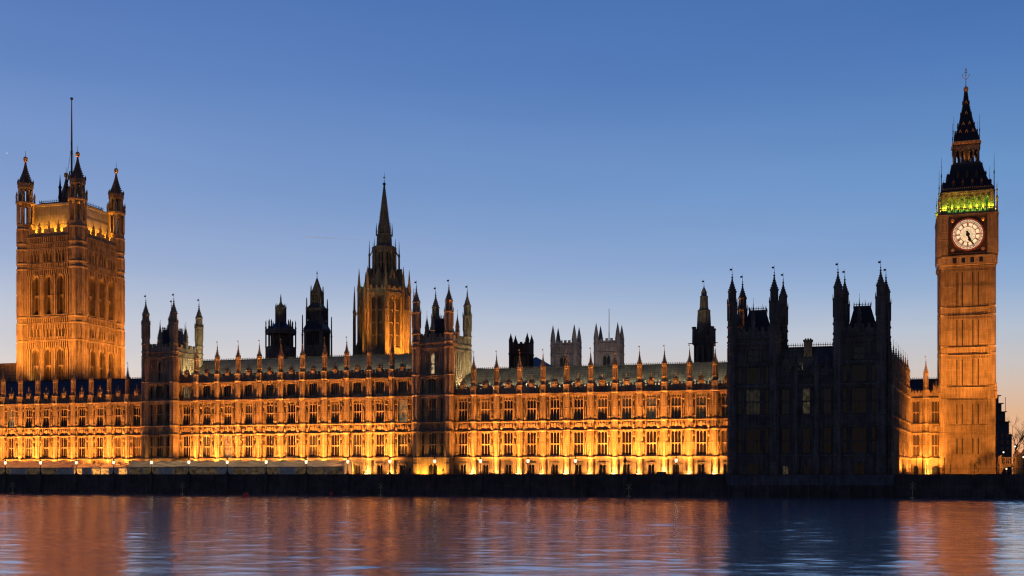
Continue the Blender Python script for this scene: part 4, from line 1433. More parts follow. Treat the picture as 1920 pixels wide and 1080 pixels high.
    tum = tu.mesh('turret', TSTONE)
    ts = MB()
    q = r * .8
    ts.prism(8, 0, 0, [(q, 96.8), (q * 1.18, 97.2), (q * 1.18, 98.6), (q * .98, 98.7), (q * .7, 100.2), (q * .42, 102.2), (q * .22, 104.2), (.16, 106.0)])
    for k in range(8):
        a = math.pi / 8 + math.pi / 4 * k
        ts.prism(4, q * 1.15 * math.cos(a), q * 1.15 * math.sin(a), [(.22, 98.4), (.2, 99.2), (.02, 100.0)])
    crockets(ts, 8, q * .95, 98.9, 105, 1.3, 9, .28)
    tsm = ts.mesh('spire', UNLITSOOT)
    tf = MB()
    tf.ball(0, 0, 106.6, .75, 8, 5)
    tf.prism(8, 0, 0, [(.3, 105.6), (.7, 105.9), (.3, 106.1)])
    tf.tube((0, 0, 107.2), (0, 0, 109.2), .1, .05, 5)
    tfm = tf.mesh('finial', GILT)
    for sx in (-1, 1):
        for sy in (-1, 1):
            o = inst('turret', tum, t, (sx * h, sy * h, 0))
            s_ = inst('spire', tsm, o, (0, 0, -1.5))
            inst('finial', tfm, o, (0, 0, -1.5))
    rf = MB()
    rf.rect(0, 0, [(9.5, 9.5, 80.0), (8.5, 8.5, 89.8), (8.6, 8.6, 90.0), (8.6, 8.6, 90.6), (7.0, 7.0, 91.2)])
    r_ = rf.build('roof', VROOF, t)
    cm = MB()
    for M in faces4(6.8, 6.8):
        q_ = cresting_mesh(-6.8, 6.8, 0, 91.2, 1.3, .8)
        cm.M = M
        cm.add(q_.v, q_.f)
    cm.M = None
    cm.build('cresting', CREST, r_)
    fl = MB()                                               # iron lantern that carries the flagpole
    for k in range(4):
        a = math.pi / 4 + k * math.pi / 2
        fl.tube((3.2 * math.cos(a), 3.2 * math.sin(a), 90.8), (.5 * math.cos(a), .5 * math.sin(a), 103.0), .32, .2, 5)
        fl.prism(6, 3.5 * math.cos(a), 3.5 * math.sin(a), [(.5, 90.8), (.42, 97), (.6, 97.3), (.3, 98), (.03, 101.5)])
        b = math.pi / 4 + (k + 1) * math.pi / 2
        for z, rr in ((94, 2.5), (97.5, 1.75), (100.5, 1.1)):
            fl.tube((rr * math.cos(a), rr * math.sin(a), z), (rr * math.cos(b), rr * math.sin(b), z), .16, n=4)
    lnt = fl.build('flagpole_lantern', IRON, t)
    fp = MB()
    fp.tube((0, 0, 91), (0, 0, 112), .34, .28, 8)
    fp.tube((0, 0, 112), (0, 0, 126), .28, .14, 8)
    fp.ball(0, 0, 126.4, .5, 8, 5)
    for k in range(4):
        a = k * math.pi / 2
        fp.tube((0, 0, 111.5), (4 * math.cos(a), 4 * math.sin(a), 91), .035, n=3)
    pole = fp.build('flagpole', plain('painted_pole', (.12, .08, .07), .5), t)
    return cen
VCEN = square_tower()

# ------------------------------------------------------------------ octagonal central tower with spire
def spire_tower():
    tt = 45.0
    s = s_of(720.5, tt)
    p = W(s, tt)
    t = thing('spire_tower', 'octagonal stone tower with tall needle spire, lit yellow on its lower stage', 'tower', p, TH + R(4))
    mb = MB()
    R0 = 7.0
    ap = R0 * math.cos(math.pi / 8)
    side = 2 * R0 * math.sin(math.pi / 8)
    Ms = [Matrix.Rotation(k * math.pi / 4, 4, 'Z') @ Matrix.Translation((0, -ap, 0)) for k in range(8)]
    wins = [(-.95, .62), (.95, .62)]
    for M in Ms:
        mb.M = M
        face(mb, side - .6, [(20, 40.0, 'plain'), (40.0, 54.0, 'win', wins, 1.0, .6, (44.5, 49.0)), (54.0, 54.8, 'panel', 8), (54.8, 55.4, 'string', .3, .6), (55.4, 57.2, 'merlon', 1.2, 56.3, .5)], thick=1.0)
    mb.M = None
    mb.prism(8, 0, 0, [(R0 - 1.3, 20), (R0 - 1.3, 55)])
    mb.prism(8, 0, 0, [(R0 * .86, 55), (R0 * .74, 58), (R0 * .58, 60.8), (R0 * .52, 61.0)])
    mb.build('lower_stage', TSTONE, t)
    for M in Ms:
        for cx, hw in wins:
            add_window(t, M, cx, 40.05, 1.2, 13.8, 1, gm=GLASSB, transoms=3, tmat=TSTONE, deep=.7)
    cb = MB()
    for k in range(8):                                       # attached corner shafts
        a = math.pi / 8 + math.pi / 4 * k
        cb.prism(6, R0 * math.cos(a), R0 * math.sin(a), [(.55, 20), (.5, 56), (.62, 56.2), (.42, 58), (.04, 62.5)])
    cb.build('corner_shafts', TSTONE, t)
    bu = MB()                                                # flying buttress pinnacle
    bu.rect(1.3, 0, [(.5, .4, 20), (.4, .35, 50), (.5, .42, 50.3), (.3, .3, 51), (.24, .24, 54), (.04, .04, 57.5)])
    bu.plate([(0, 50.5), (0, 51.3), (1.1, 49.6), (1.1, 48.8)], -.18, .18)
    bu.plate([(0, 20), (1.1, 20), (1.0, 40.5), (0, 43.5)], -.25, .25)
    bum = bu.mesh('flying_buttress', TSTONE)
    for k in range(8):
        a = math.pi / 8 + math.pi / 4 * k
        inst('flying_buttress', bum, t, (R0 * math.cos(a), R0 * math.sin(a), 0), a)
    gb = MB()
    gb.plate([(-1.0, 57.0), (1.0, 57.0), (1.0, 59.5), (0, 62.4), (-1.0, 59.5)], -.3, 1.2)
    gb.plate([(-.3, 57.6), (.3, 57.6), (.3, 59.3), (0, 60.3), (-.3, 59.3)], -.42, -.3)
    gbm = gb.mesh('gablet', UNLITSOOT)
    for k in range(8):
        M = Matrix.Rotation(k * math.pi / 4, 4, 'Z') @ Matrix.Translation((0, -4.9, 0))
        inst('gablet', gbm, t, M @ Vector((0, 0, 0)), k * math.pi / 4)
    la = MB()                                                # open lantern
    R1 = 3.3
    for k in range(8):
        a = math.pi / 8 + math.pi / 4 * k
        la.prism(4, R1 * .84 * math.cos(a), R1 * .84 * math.sin(a), [(.6, 60.5), (.55, 67.5)], rot=a)
        b = math.pi / 4 * k
        la.prism(4, R1 * .86 * math.cos(b), R1 * .86 * math.sin(b), [(.3, 60.5), (.3, 67.5)], rot=b)
    la.prism(8, 0, 0, [(R1, 60.3), (R1 * .97, 61.6)])
    la.prism(8, 0, 0, [(R1 * .95, 64.0), (R1 * .95, 64.35)])
    la.prism(8, 0, 0, [(R1 * .97, 66.8), (R1 * 1.04, 67.6), (R1 * 1.04, 68.6), (R1 * .8, 68.9), (R1 * .66, 69.2), (R1 * .62, 72.0), (R1 * .66, 72.2), (R1 * .5, 72.5)])
    la.build('lantern', UNLITSOOT, t)
    lp = MB()
    lp.prism(6, .85, 0, [(.34, 59), (.26, 66), (.36, 66.3), (.18, 67), (.03, 70.5)])
    lp.plate([(0, 67.2), (0, 67.8), (.8, 66.2), (.8, 65.6)], -.12, .12)
    lp.plate([(0, 59), (1.3, 59), (1.1, 61), (0, 62)], -.15, .15)
    lpm = lp.mesh('lantern_pinnacle', UNLITSOOT)
    for k in range(8):
        a = math.pi / 8 + math.pi / 4 * k
        inst('lantern_pinnacle', lpm, t, (R1 * math.cos(a), R1 * math.sin(a), 0), a)
    sp = MB()
    sp.prism(8, 0, 0, [(1.75, 72.2), (1.5, 74.5), (1.0, 79.0), (.55, 83.0), (.2, 86.0)])
    crockets(sp, 8, 1.7, 72.6, 86, 1.0, 22, .24)
    for k in range(8):
        a = math.pi / 8 + math.pi / 4 * k
        sp.prism(4, 2.2 * math.cos(a), 2.2 * math.sin(a), [(.22, 71.8), (.18, 73.4), (.02, 75.5)])
    spo = sp.build('spire', UNLITSOOT, t)
    fi = MB()
    fi.ball(0, 0, 86.4, .45, 8, 5)
    fi.tube((0, 0, 86.6), (0, 0, 89.6), .09, .04, 5)
    fi.box(-.35, .35, -.04, .04, 88.2, 88.4)
    fi.build('finial', IRON, spo)
    return p
SPT = spire_tower()

# ------------------------------------------------------------------ dark ventilation turrets behind the middle block
def ventilation_tower_a():
    tt = 34.0
    p = W(s_of(526.5, tt), tt)
    t = thing('ventilation_tower', 'black octagonal ventilation tower, open pillars round its drum and a small cupola', 'tower', p, TH, 'dark ventilation towers')
    mb = MB()
    mb.prism(8, 0, 0, [(4.35, 24), (4.2, 38), (4.2, 40.0), (4.25, 40.3)])
    mb.prism(8, 0, 0, [(2.35, 40), (2.35, 44.2)])
    mb.prism(8, 0, 0, [(4.25, 43.8), (4.3, 44.9), (4.1, 45.2)])
    mb.build('drum', UNLITSOOT, t)
    rf = MB()
    rf.prism(8, 0, 0, [(4.1, 45.2), (3.0, 45.8), (1.8, 46.7), (1.5, 47.2)])
    rf.build('roof', UNLITROOF, t)
    pm = MB()
    pm.prism(4, 0, 0, [(.26, 40.0), (.26, 45.4), (.36, 45.6), (.2, 46.0), (.16, 46.7), (.24, 46.9), (.03, 47.8)])
    pmm = pm.mesh('pillar', UNLITSOOT)
    for rr in (4.05, 3.25):
        for k in range(8):
            a = math.pi / 8 + 2 * math.pi * k / 8
            inst('pillar', pmm, t, (rr * math.cos(a), rr * math.sin(a), 0), a)
    cu = MB()
    cu.prism(8, 0, 0, [(1.5, 46.6), (1.36, 47.2), (1.36, 50.6), (1.5, 50.8), (1.3, 51.2), (1.05, 51.7), (.55, 52.2), (.26, 52.8), (.16, 54.2), (.02, 55.2)])
    cu.ball(0, 0, 53.7, .26, 6, 4)
    for k in range(8):
        a = math.pi / 8 + math.pi / 4 * k
        cu.prism(4, 1.4 * math.cos(a), 1.4 * math.sin(a), [(.16, 47), (.14, 51.0), (.2, 51.2), (.02, 52.4)])
    cu.build('cupola', UNLITSOOT, t)
ventilation_tower_a()

def ventilation_tower_b():
    tt = 36.0
    p = W(s_of(594.5, tt), tt)
    t = thing('ventilation_tower', 'tallest dark ventilation tower, stepped in three stages under a pointed cap', 'tower', p, TH, 'dark ventilation towers')
    def stage(z0, z1, h, nm, bands, hw=None):
        mb = MB()
        for M in faces4(h, h):
            mb.M = M
            face(mb, 2 * h - .3, bands, thick=.5)
        mb.M = None
        mb.box(-h + .6, h - .6, -h + .6, h - .6, z0, z1)
        mb.build(nm, UNLITSOOT, t)
    h1 = 2.7
    stage(24, 45, h1, 'lower_stage', [(24, 40.6, 'plain'), (40.6, 44.2, 'win', [(x * .72, .26) for x in (-2.2, -1.3, -.4, .5, 1.4, 2.3)], .5), (44.2, 45.0, 'string', .25, .5)])
    rf = MB()
    rf.rect(0, 0, [(2.85, 2.85, 45), (2.4, 2.4, 46.0), (2.0, 2.0, 47.0), (1.95, 1.95, 47.4)])
    rf.build('lower_roof', UNLITROOF, t)
    rf = MB()
    rf.rect(0, 0, [(2.0, 2.0, 51.0), (1.6, 1.6, 51.6), (1.2, 1.2, 52.4), (1.15, 1.15, 52.6)])
    rf.build('upper_roof', UNLITROOF, t)
    stage(47.0, 51, 1.9, 'middle_stage', [(47.0, 47.7, 'plain'), (47.7, 50.2, 'panel', 6), (50.2, 51, 'string', .2, .5)])
    stage(52.4, 55.2, 1.12, 'upper_stage', [(52.4, 52.9, 'plain'), (52.9, 54.7, 'win', [(-.55, .18), (0, .18), (.55, .18)], .3), (54.7, 55.2, 'string', .15)])
    cp = MB()
    cp.rect(0, 0, [(1.25, 1.25, 55.2), (.95, .95, 56.1), (.6, .6, 57.4), (.3, .3, 58.6), (.14, .14, 59.3)])
    cp.tube((0, 0, 59.1), (0, 0, 61.4), .11, .05, 5)
    cp.ball(0, 0, 60.7, .22, 6, 4)
    cp.build('spire', UNLITSOOT, t)
    def pin(h, z0, z1, nm):
        b = MB()
        b.prism(4, 0, 0, [(.3, z0), (.26, z0 + (z1 - z0) * .6), (.34, z0 + (z1 - z0) * .63), (.22, z0 + (z1 - z0) * .66), (.14, z1 - .3), (.03, z1)])
        me = b.mesh(nm, UNLITSOOT)
        for sx in (-1, 1):
            for sy in (-1, 1):
                inst(nm, me, t, (sx * h, sy * h, 0))
    pin(2.95, 34, 49.0, 'corner_pinnacle')
    pin(2.1, 46, 53.8, 'corner_pinnacle')
    pin(1.22, 52, 57.2, 'corner_pinnacle')
ventilation_tower_b()

def lantern_tower():
    tt = 24.0
    p = W(s_of(1320, tt), tt)
    t = thing('lantern_tower', 'dark tapering tower with small open lantern, just left of the unlit pavilion', 'tower', p, TH, 'dark ventilation towers')
    mb = MB()
    h = 2.15
    for M in faces4(h, h):
        mb.M = M
        face(mb, 2 * h, [(22, 28, 'plain'), (28, 31, 'win', [(-.65, .38), (.65, .38)], .4), (31, 31.6, 'plain'), (31.6, 35.4, 'win', [(-.65, .38), (.65, .38)], .4), (35.4, 36.0, 'plain'), (36.0, 36.5, 'string', .25, .5), (36.5, 38.2, 'plain')], thick=.5)
    mb.M = None
    mb.box(-h + .55, h - .55, -h + .55, h - .55, 22, 38)
    mb.build('lower_stage', UNLITSOOT, t)
    gm = MB()
    for s in (-1, 1):
        gm.tube((s * 2.3, -2.2, 36.2), (s * 3.5, -2.6, 36.2), .16, .08, 4)
    gm.build('gargoyles', UNLITSOOT, t)
    u = MB()
    u.prism(8, 0, 0, [(1.9, 38), (1.85, 38.6), (1.55, 44.0), (1.65, 44.2), (1.2, 44.5), (1.05, 45), (.95, 47.4), (1.05, 47.6), (.6, 47.9)])
    u.build('upper_stage', UNLITSOOT, t)
    la = MB()
    open_stage(la, .62, 47.5, 48.8, .17)
    la.prism(8, 0, 0, [(.62, 48.7), (.42, 49.3), (.14, 49.8), (.06, 50.1)])
    la.build('lantern', UNLITSOOT, t)
    inst('vane', vane_mesh(49.9, 51.8), t)
    b = MB()
    b.prism(8, 0, 0, [(.5, 36), (.45, 39.6), (.58, 39.8), (.58, 40.1), (.2, 40.2)])
    bm = b.mesh('corner_turret', UNLITSOOT)
    for sx in (-1, 1):
        for sy in (-1, 1):
            inst('corner_turret', bm, t, (sx * 2.1, sy * 2.1, 0))
lantern_tower()

# ------------------------------------------------------------------ abbey, church and roofs far behind
def far_tower(name, label, px, wpx, Y, ytop, ytip, ybase, m, rz, group=None, window=True, pole=None):
    k = Y / 2090
    X = (px - 960) * k
    h = wpx * k / 2 * .86
    zt, zp = 5 + (890 - ytop) * k, 5 + (890 - ytip) * k
    t = thing(name, label, 'tower', (X, Y, 0), rz, group)
    mb = MB()
    for M in faces4(h, h):
        mb.M = M
        if m is ABBEY:
            face(mb, 2 * h - .4, [(4, zt - 22, 'plain'), (zt - 22, zt - 5.5, 'win', [(0, h * .3)], 3.5, h * .3), (zt - 5.5, zt - 4.8, 'string', .4, 1.0), (zt - 4.8, zt - 1.6, 'panel', 9), (zt - 1.6, zt - .8, 'string', .4, 1.0), (zt - .8, zt + 1.0, 'merlon', 1.8, zt)], thick=1.0)
        else:
            face(mb, 2 * h - .4, [(4, zt - 14, 'plain'), (zt - 14, zt - 4.0, 'win', [(-h * .4, h * .24), (h * .4, h * .24)], 2.0, h * .25), (zt - 4.0, zt - 3.4, 'string', .4, 1.0), (zt - 3.4, zt - .8, 'plain'), (zt - .8, zt + .6, 'merlon', 1.5, zt)], thick=1.0)
    mb.M = None
    mb.box(-h + 1.0, h - 1.0, -h + 1.0, h - 1.0, 4, zt - .5)
    mb.build('wall', m, t)
    b = MB()
    r = h * .2
    b.prism(8, 0, 0, [(r, 4), (r, zt + .8), (r * 1.15, zt + 1.0), (r * .95, zt + 1.4), (r * .75, zt + (zp - zt) * .45), (.04, zp)])
    crockets(b, 8, r * .95, zt + 1.4, zp - 1, .9, 7, r * .2)
    bm = b.mesh('corner_turret', m)
    for sx in (-1, 1):
        for sy in (-1, 1):
            inst('corner_turret', bm, t, (sx * h * .86, sy * h * .86, 0))
    M0 = faces4(h, h)
    for M in M0:
        if m is ABBEY:
            add_window(t, M, 0, zt - 21.9, h * .59, 15.5, 2, gm=GLASS, tmat=m, transoms=2, head=2.0, deep=.8)
        else:
            for s in (-1, 1):
                add_window(t, M, s * h * .4, zt - 13.9, h * .46, 9.6, 2, gm=GLASS, tmat=m, transoms=1, deep=.8)
    if pole:
        q = MB()
        q.tube((0, 0, zt - 1), (0, 0, 5 + (890 - pole) * k), .28, .14, 6)
        q.build('flagpole', FRAMEW, t)
    return t
far_tower('abbey_tower', 'pale abbey tower without a flagpole, four spiked pinnacles behind the roof', 1061.5, 55, 500, 645, 611, 690, ABBEY, TH, 'twin pale abbey towers')
far_tower('abbey_tower', 'pale abbey tower carrying a tall thin flagpole among four pinnacles', 1142, 55, 492, 641, 607, 690, ABBEY, TH, 'twin pale abbey towers', pole=579)
far_tower('church_tower', 'dark brown square church tower with four stubby pinnacles behind the roof', 977.5, 43, 420, 646, 626, 692, CHURCH, TH, window=True)

def hall(name, label, pts, m, Y, depth, base=688):
    k = Y / 2090
    t = MB()
    P = [((x - 960) * k, 5 + (890 - y) * k) for x, y in pts]
    x0, x1 = P[0][0], P[-1][0]
    w = MB()
    w.box(x0 + .3, x1 - .3, .3, depth - .3, 4, P[0][1])
    o = thing(name, label, 'building', (0, Y, 0))
    w.build('wall', CHURCH, o)
    mb = MB()
    zb = P[0][1]
    rx0, rx1, zr = P[1][0], P[-2][0], P[1][1]
    mb.add([(x0, 0, zb), (x1, 0, zb), (x1, depth, zb), (x0, depth, zb), (rx0, depth * .5, zr), (rx1, depth * .5, zr)], [(0, 1, 5, 4), (1, 2, 5), (2, 3, 4, 5), (3, 0, 4), (0, 3, 2, 1)])
    mb.build('roof', m, o)
    return o, P
BLUESLATE = roofmat('blue_slate', (.05, .06, .10), .8, .6)
hall('church_hall', 'church with steep blue slate roof behind the dark church tower', [(985, 692), (1004, 662), (1008, 662), (1046, 692)], BLUESLATE, 430, 30)
lh, P_ = hall('great_hall', 'low dark slate roofed hall right of the second dark turreted tower', [(840, 694), (872, 681), (890, 681), (962, 694)], UNLITROOF, 330, 30)
sq = MB()
sq.prism(6, 0, 0, [(.8, 30), (.7, 37.5), (.9, 38), (.5, 38.6), (.55, 40), (.3, 41), (.05, 43.5)])
crockets(sq, 6, .8, 35, 42, .9, 5, .3)
o = sq.build('spirelet', UNLITSOOT, lh, ((914 - 960) * 330 / 2090, 5, -6.5))
bt = thing('corner_block', 'small brown tower top showing above the roof at the far left edge', 'tower', (-165, 372, 0), TH)
b = MB()
b.rect(0, 0, [(6.0, 6.0, 4), (6.0, 6.0, 36.5), (6.3, 6.3, 36.8), (6.3, 6.3, 37.4), (5.7, 5.7, 37.6), (5.7, 5.7, 40.5), (6.0, 6.0, 40.8), (6.0, 6.0, 41.6)])
for k in range(6):
    b.box(-5.7 + k * 2.2, -4.7 + k * 2.2, -6.15, -5.7, 5, 36.5)
b.build('wall', TSTONE, bt, (-.4, 0, 0))

# ------------------------------------------------------------------ right hand edge: office block, bridge wall, trees, street lamps
def px(x, y, Y):
    return Vector(((x - 960) * Y / 2090, Y, 5 + (890 - y) * Y / 2090))
ob = thing('office_building', 'dark blue stepped office block beyond the clock tower', 'building', px(1873, 890, 330) * 1.0, R(-10))
ob.location.z = 0
b = MB()
b.box(-4, 3.6, 0, 20, 4, 17)
b.box(-4, 2.9, .5, 20, 17, 20.5)
b.box(-4, 2.0, 1, 20, 20.5, 23.5)
b.box(-4, 1.1, 1.5, 20, 23.5, 26)
b.box(-4, .4, 2, 20, 26, 28.3)
b.box(2.0, 2.12, 1, 1.1, 23.5, 28)
b.build('wall', plain('dark_slate_cladding', (.07, .072, .11), .6), ob)
for z in (20.5, 23.5, 26, 28.3):
    c = MB()
    e = {20.5: 2.9, 23.5: 2.0, 26: 1.1, 28.3: .4}[z]
    c.box(-4, e + .25, 0, 2, z, z + .25)
    c.build('parapet', UNLITSOOT, ob)
w = MB()
for z in range(6, 17, 2):
    for x in (-2.5, -1, .5, 2):
        w.box(x, x + .8, -.04, .02, z, z + 1.2)
w.build('windows', GLASSW, ob)

br = thing('balustraded_footbridge', 'small pale stone bridge with pierced balustrade right of the clock tower', 'bridge', px(1878, 890, 258) * 1.0, R(-16))
br.location.z = 0
b = MB()
b.box(0, 3.4, 0, 2, 7.0, 7.6)
b.box(0, 3.4, 0, .3, 8.8, 9.05)
for k in range(9):
    b.box(k * .4 + .02, k * .4 + .2, .05, .25, 7.6, 8.8)
b.box(0, 3.4, .05, .25, 8.1, 8.25)
b.arch_head(0, 3.4, 5.2, 7.0, 0, 2, 7)
b.box(-.6, 0, -.1, 2.1, 4, 9.4)
b.build('span', STONE, br)
b = MB()
b.box(2.8, 4.0, -.3, 2.2, 4, 9.6)
b.plate([(2.7, 9.6), (4.1, 9.6), (3.4, 10.7)], -.4, 2.3)
b.build('pier', STONE, br)
gp_ = thing('gate_lodge', 'pale gabled stone gatehouse at the right end of the embankment', 'gatehouse', px(1908, 890, 250) * 1.0, R(-16))
gp_.location.z = 0
b = MB()
b.box(0, 6, 0, 4, 4, 9.0)
b.box(.5, 1.0, -.2, 0, 4, 8.6)
b.box(4.5, 5.0, -.2, 0, 4, 8.6)
b.build('wall', STONE, gp_)
b = MB()
b.plate([(-.2, 9.0), (6.2, 9.0), (3, 11.2)], -.3, 4.3)
b.build('roof', STONE, gp_)

def bare_tree(label, loc, h, seed, spread=.5, trunk=.16, levels=6):
    rnd = random.Random(seed)
    t = thing('bare_tree', label, 'tree', loc, 0, 'bare trees by the clock tower')
    tr, crn = MB(), MB()
    def grow(p, d, L, r, lv):
        q = p + d * L
        (tr if lv >= levels - 1 else crn).tube(p, q, r, r * .72, 5 if lv > 2 else 3)
        if lv == 0:
            return
        for k in range(3 if lv > 1 else 3):
            nd = (d + Vector((rnd.uniform(-1, 1), rnd.uniform(-1, 1), rnd.uniform(-.35, .7))) * spread).normalized()
            grow(p + d * L * rnd.uniform(.6, 1), nd, L * rnd.uniform(.62, .82), r * .6, lv - 1)
    grow(Vector((0, 0, 0)), Vector((rnd.uniform(-.1, .1), 0, 1)).normalized(), h * .26, trunk, levels)
    tr.build('trunk', BARK, t)
    crn.build('crown', BARK, t)
def gz(x, Y, z=4.0):
    v = px(x, 890, Y); v.z = z
    return v
bare_tree('small bare tree in front of the clock tower base', gz(1835, 255), 6.3, 3, .75, .1)
bare_tree('bare winter tree against the sunset beyond the dark office block', gz(1902, 300), 21, 5, .6, .25)
bare_tree('tall bare winter tree cut by the right edge of the photo', gz(1922, 290), 20, 9, .6, .25)
sh = MB()
rs = random.Random(4)
for i in range(900):
    x, y = rs.uniform(0, 12), rs.uniform(0, 4)
    zt = 4 + (2.6 + 1.2 * math.sin(x * 1.3) + .7 * math.sin(x * 3.1 + 1)) * rs.uniform(.3, 1)
    a = rs.uniform(0, 6.3)
    d_ = .22
    sh.add([(x, y, zt), (x + d_ * math.cos(a), y + d_ * math.sin(a), zt + .12), (x + d_ * .5 * math.cos(a + 1.5), y, zt + .3)], [(0, 1, 2)])
for i in range(50):
    x, y = rs.uniform(0, 12), rs.uniform(0, 4)
    sh.tube((x, y, 4), (x + rs.uniform(-.4, .4), y, 6), .05, .02, 3)
hg = sh.build('hedge', plain('dark_evergreen', (.012, .02, .008), .8), None, gz(1889, 268, 0))
tag(hg, 'dark clipped evergreen hedge beyond the small stone bridge', 'hedge')

def street_lamp(label, x, y, Y):
    t = thing('street_lamp', label, 'street lamp', gz(x, Y, 4), 0, 'lit street lamps by the bridge')
    z = px(x, y, Y).z - 4
    b = MB()
    b.prism(8, 0, 0, [(.14, 0), (.14, .5), (.07, .7), (.05, z - .3)])
    b.build('post', IRON, t)
    b = MB()
    b.ball(0, 0, z, .22, 8, 6)
    b.build('lamp_globe', STREETGLOW, t)
    b = MB()
    b.prism(8, 0, 0, [(.3, z + .24), (.2, z + .4), (.05, z + .55)])
    b.build('lamp_cap', IRON, t)
    point(px(x, y, Y) + Vector((0, -.5, 0)), 14, (1, .75, .45), .3)
street_lamp('bright street lamp high beside the dark office block', 1903, 837, 285)
street_lamp('street lamp glowing under the small stone bridge', 1887, 879, 256)
street_lamp('small dim lamp just above the small stone bridge', 1881.5, 848, 290)
street_lamp('street lamp at the very right edge by the gatehouse', 1919, 857, 246)

# railings in front of the return range and clock tower
rl = thing('railing', 'thin dark iron railing along the embankment before the clock tower', 'railing', W(83.5, -10.3), TH)
b = MB()
b.box(0, 42, -.03, .03, 6.1, 6.17)
b.box(0, 42, -.03, .03, 5.3, 5.36)
for k in range(140):
    b.box(k * .3 - .012, k * .3 + .012, -.012, .012, 5.0, 6.25)
b.build('rails', IRON, rl)
b = MB()
b.prism(6, 0, 0, [(.07, 4.6), (.06, 6.6), (.12, 6.75), (.02, 7.1)])
pmm = b.mesh('post', IRON)
for k in range(10):
    inst('post', pmm, rl, (k * 4.4 + .5, 0, 0))
for i, (x, h) in enumerate(((1718.5, 5.2), (1729.5, 5.2), (1771, 4.6))):
    t = thing('flag_mast', ('slim dark post left of the lit doorway', 'slim dark post right of the lit doorway', 'short slim post before the corner of the clock tower')[i], 'post', gz(x, 262, 4), 0, 'slim posts by the clock tower')
    b = MB()
    b.prism(6, 0, 0, [(.1, 0), (.07, h), (.12, h + .1), (.02, h + .4)])
    b.build('shaft', IRON, t)
    b = MB()
    b.ball(0, 0, h + .5, .12, 6, 4)
    b.build('knob', IRON, t)

# ------------------------------------------------------------------ terrace lamps, tents, buoys, beacons
def lamp_meshes():
    p = MB()
    p.prism(8, 0, 0, [(.34, 0), (.34, .2), (.2, .35), (.22, .6), (.1, .8), (.075, 2.0), (.12, 2.1), (.06, 2.2), (.2, 2.45)])
    g = MB()
    g.prism(8, 0, 0, [(.18, 2.45), (.33, 2.8), (.34, 3.0), (.24, 3.25)])
    c = MB()
    c.prism(8, 0, 0, [(.36, 3.28), (.2, 3.45), (.1, 3.55), (.14, 3.7), (.02, 4.0)])
    return p.mesh('post', IRON), g.mesh('lamp_globe', LAMPGLOW), c.mesh('lamp_cap', IRON), g.mesh('lamp_globe', GLASSB)
LM = lamp_meshes()
for i, s in enumerate(LAMPS):
    dark = i == 16
    if i == 0:
        continue
    label = ('unlit lantern on the river wall, second from the unlit pavilion' if dark else
             f'lit globe lamp on the river wall, {ORD[i - 1]} from the left end')
    t = thing('terrace_lamp', label, 'lamp', W(s, -10.9, 5.1), TH, 'lamps along the river wall')
    inst('post', LM[0], t)
    inst('lamp_globe', LM[3] if dark else LM[1], t)
    inst('lamp_cap', LM[2], t)

def marquee(label, s0, s1, zr, ze, cm, panes, t0=-9.6, t1=-4.9, step=3.4, bump=.7):
    t = thing('terrace_marquee', label, 'marquee', W(s0, 0), TH, 'marquees on the river terrace')
    L = s1 - s0
    n = max(2, int(L / step + .5))
    st = L / n
    mb = MB()
    K = 8
    tm = (t0 + t1) / 2
    sub = 4
    rows = []
    for i in range(n * sub + 1):
        x = i * st / sub
        f = (i % sub) / sub
        sag = -bump * math.sin(math.pi * f) * .6
        row = []
        for k in range(K + 1):
            a = math.pi * k / K
            y = tm - (tm - t0) * math.cos(a) * 1.04
            z = ze + (zr - ze) * math.sin(a) ** .8 + sag * math.sin(a)
            row.append((x, y, z))
        rows.append(row)
    vs = [p for r in rows for p in r]
    fs = []
    for i in range(len(rows) - 1):
        for k in range(K):
            a = i * (K + 1) + k
            fs.append((a, a + 1, a + K + 2, a + K + 1))
    mb.add(vs, fs)
    for i in (0, len(rows) - 1):                             # gable ends
        r = rows[i]
        mb.add(r + [(r[0][0], r[-1][1], 4.1), (r[0][0], r[0][1], 4.1)], [tuple(range(len(r) + 2))])
    # scalloped valance
    q = n * 4
    for i in range(q):
        x = i * L / q
        mb.plate([(x, ze + .02), (x + L / q, ze + .02), (x + L / q * .85, ze - .22), (x + L / q * .15, ze - .22)], t0 - .12, t0 - .08)
    mb.build('canopy', cm, t)
    fr = MB()
    for i in range(n + 1):
        fr.box(i * st - .11, i * st + .11, t0 - .06, t0 + .12, 4.0, ze)
    fr.box(0, L, t0 - .02, t0 + .1, 5.0, 5.12)
    fr.box(0, L, t0 - .02, t0 + .1, ze - .14, ze - .02)
    fr.build('frame', FRAMEW, t)
    for i in range(n):
        g = panes[i % len(panes)]
        b = MB()
        if g is FRAMEW:
            b.box(.07, st - .07, t0 + .02, t0 + .06, 4.0, ze)
        else:
            b.box(.07, st - .07, t0 + .03, t0 + .06, 4.0, ze)
            for k in range(1, 3):
                b.box(.07 + k * (st - .14) / 3 - .04, .07 + k * (st - .14) / 3 + .04, t0 + .01, t0 + .03, 4.0, ze)
        b.build('glazed_panel', g, t, (i * st, 0, 0))
    return t
PANED = glass('marquee_window', (.05, .045, .035), (.42, .27, .12), .16)
PANEF = plain('pale_marquee_panel', (.55, .53, .46), .7)
S_A0, S_A1 = s_of(-60, -9), s_of(139, -9)
S_B0, S_B1 = s_of(141, -9), s_of(242, -9)
S_C0, S_C1 = s_of(244, -9), s_of(646, -9)
marquee('low cream marquee glowing orange at the left end of the terrace', S_A0, S_A1, 8.7, 6.75, CANVASO, [PANED, PANEF, PANED, PANEF, PANED], step=4.6)
marquee('short orange-lit marquee section with glowing windows between the longer two', S_B0, S_B1, 7.9, 6.7, CANVASO, [GLASSO, PANEF, GLASSO, GLASSO, PANEF, GLASSO], step=2.6)
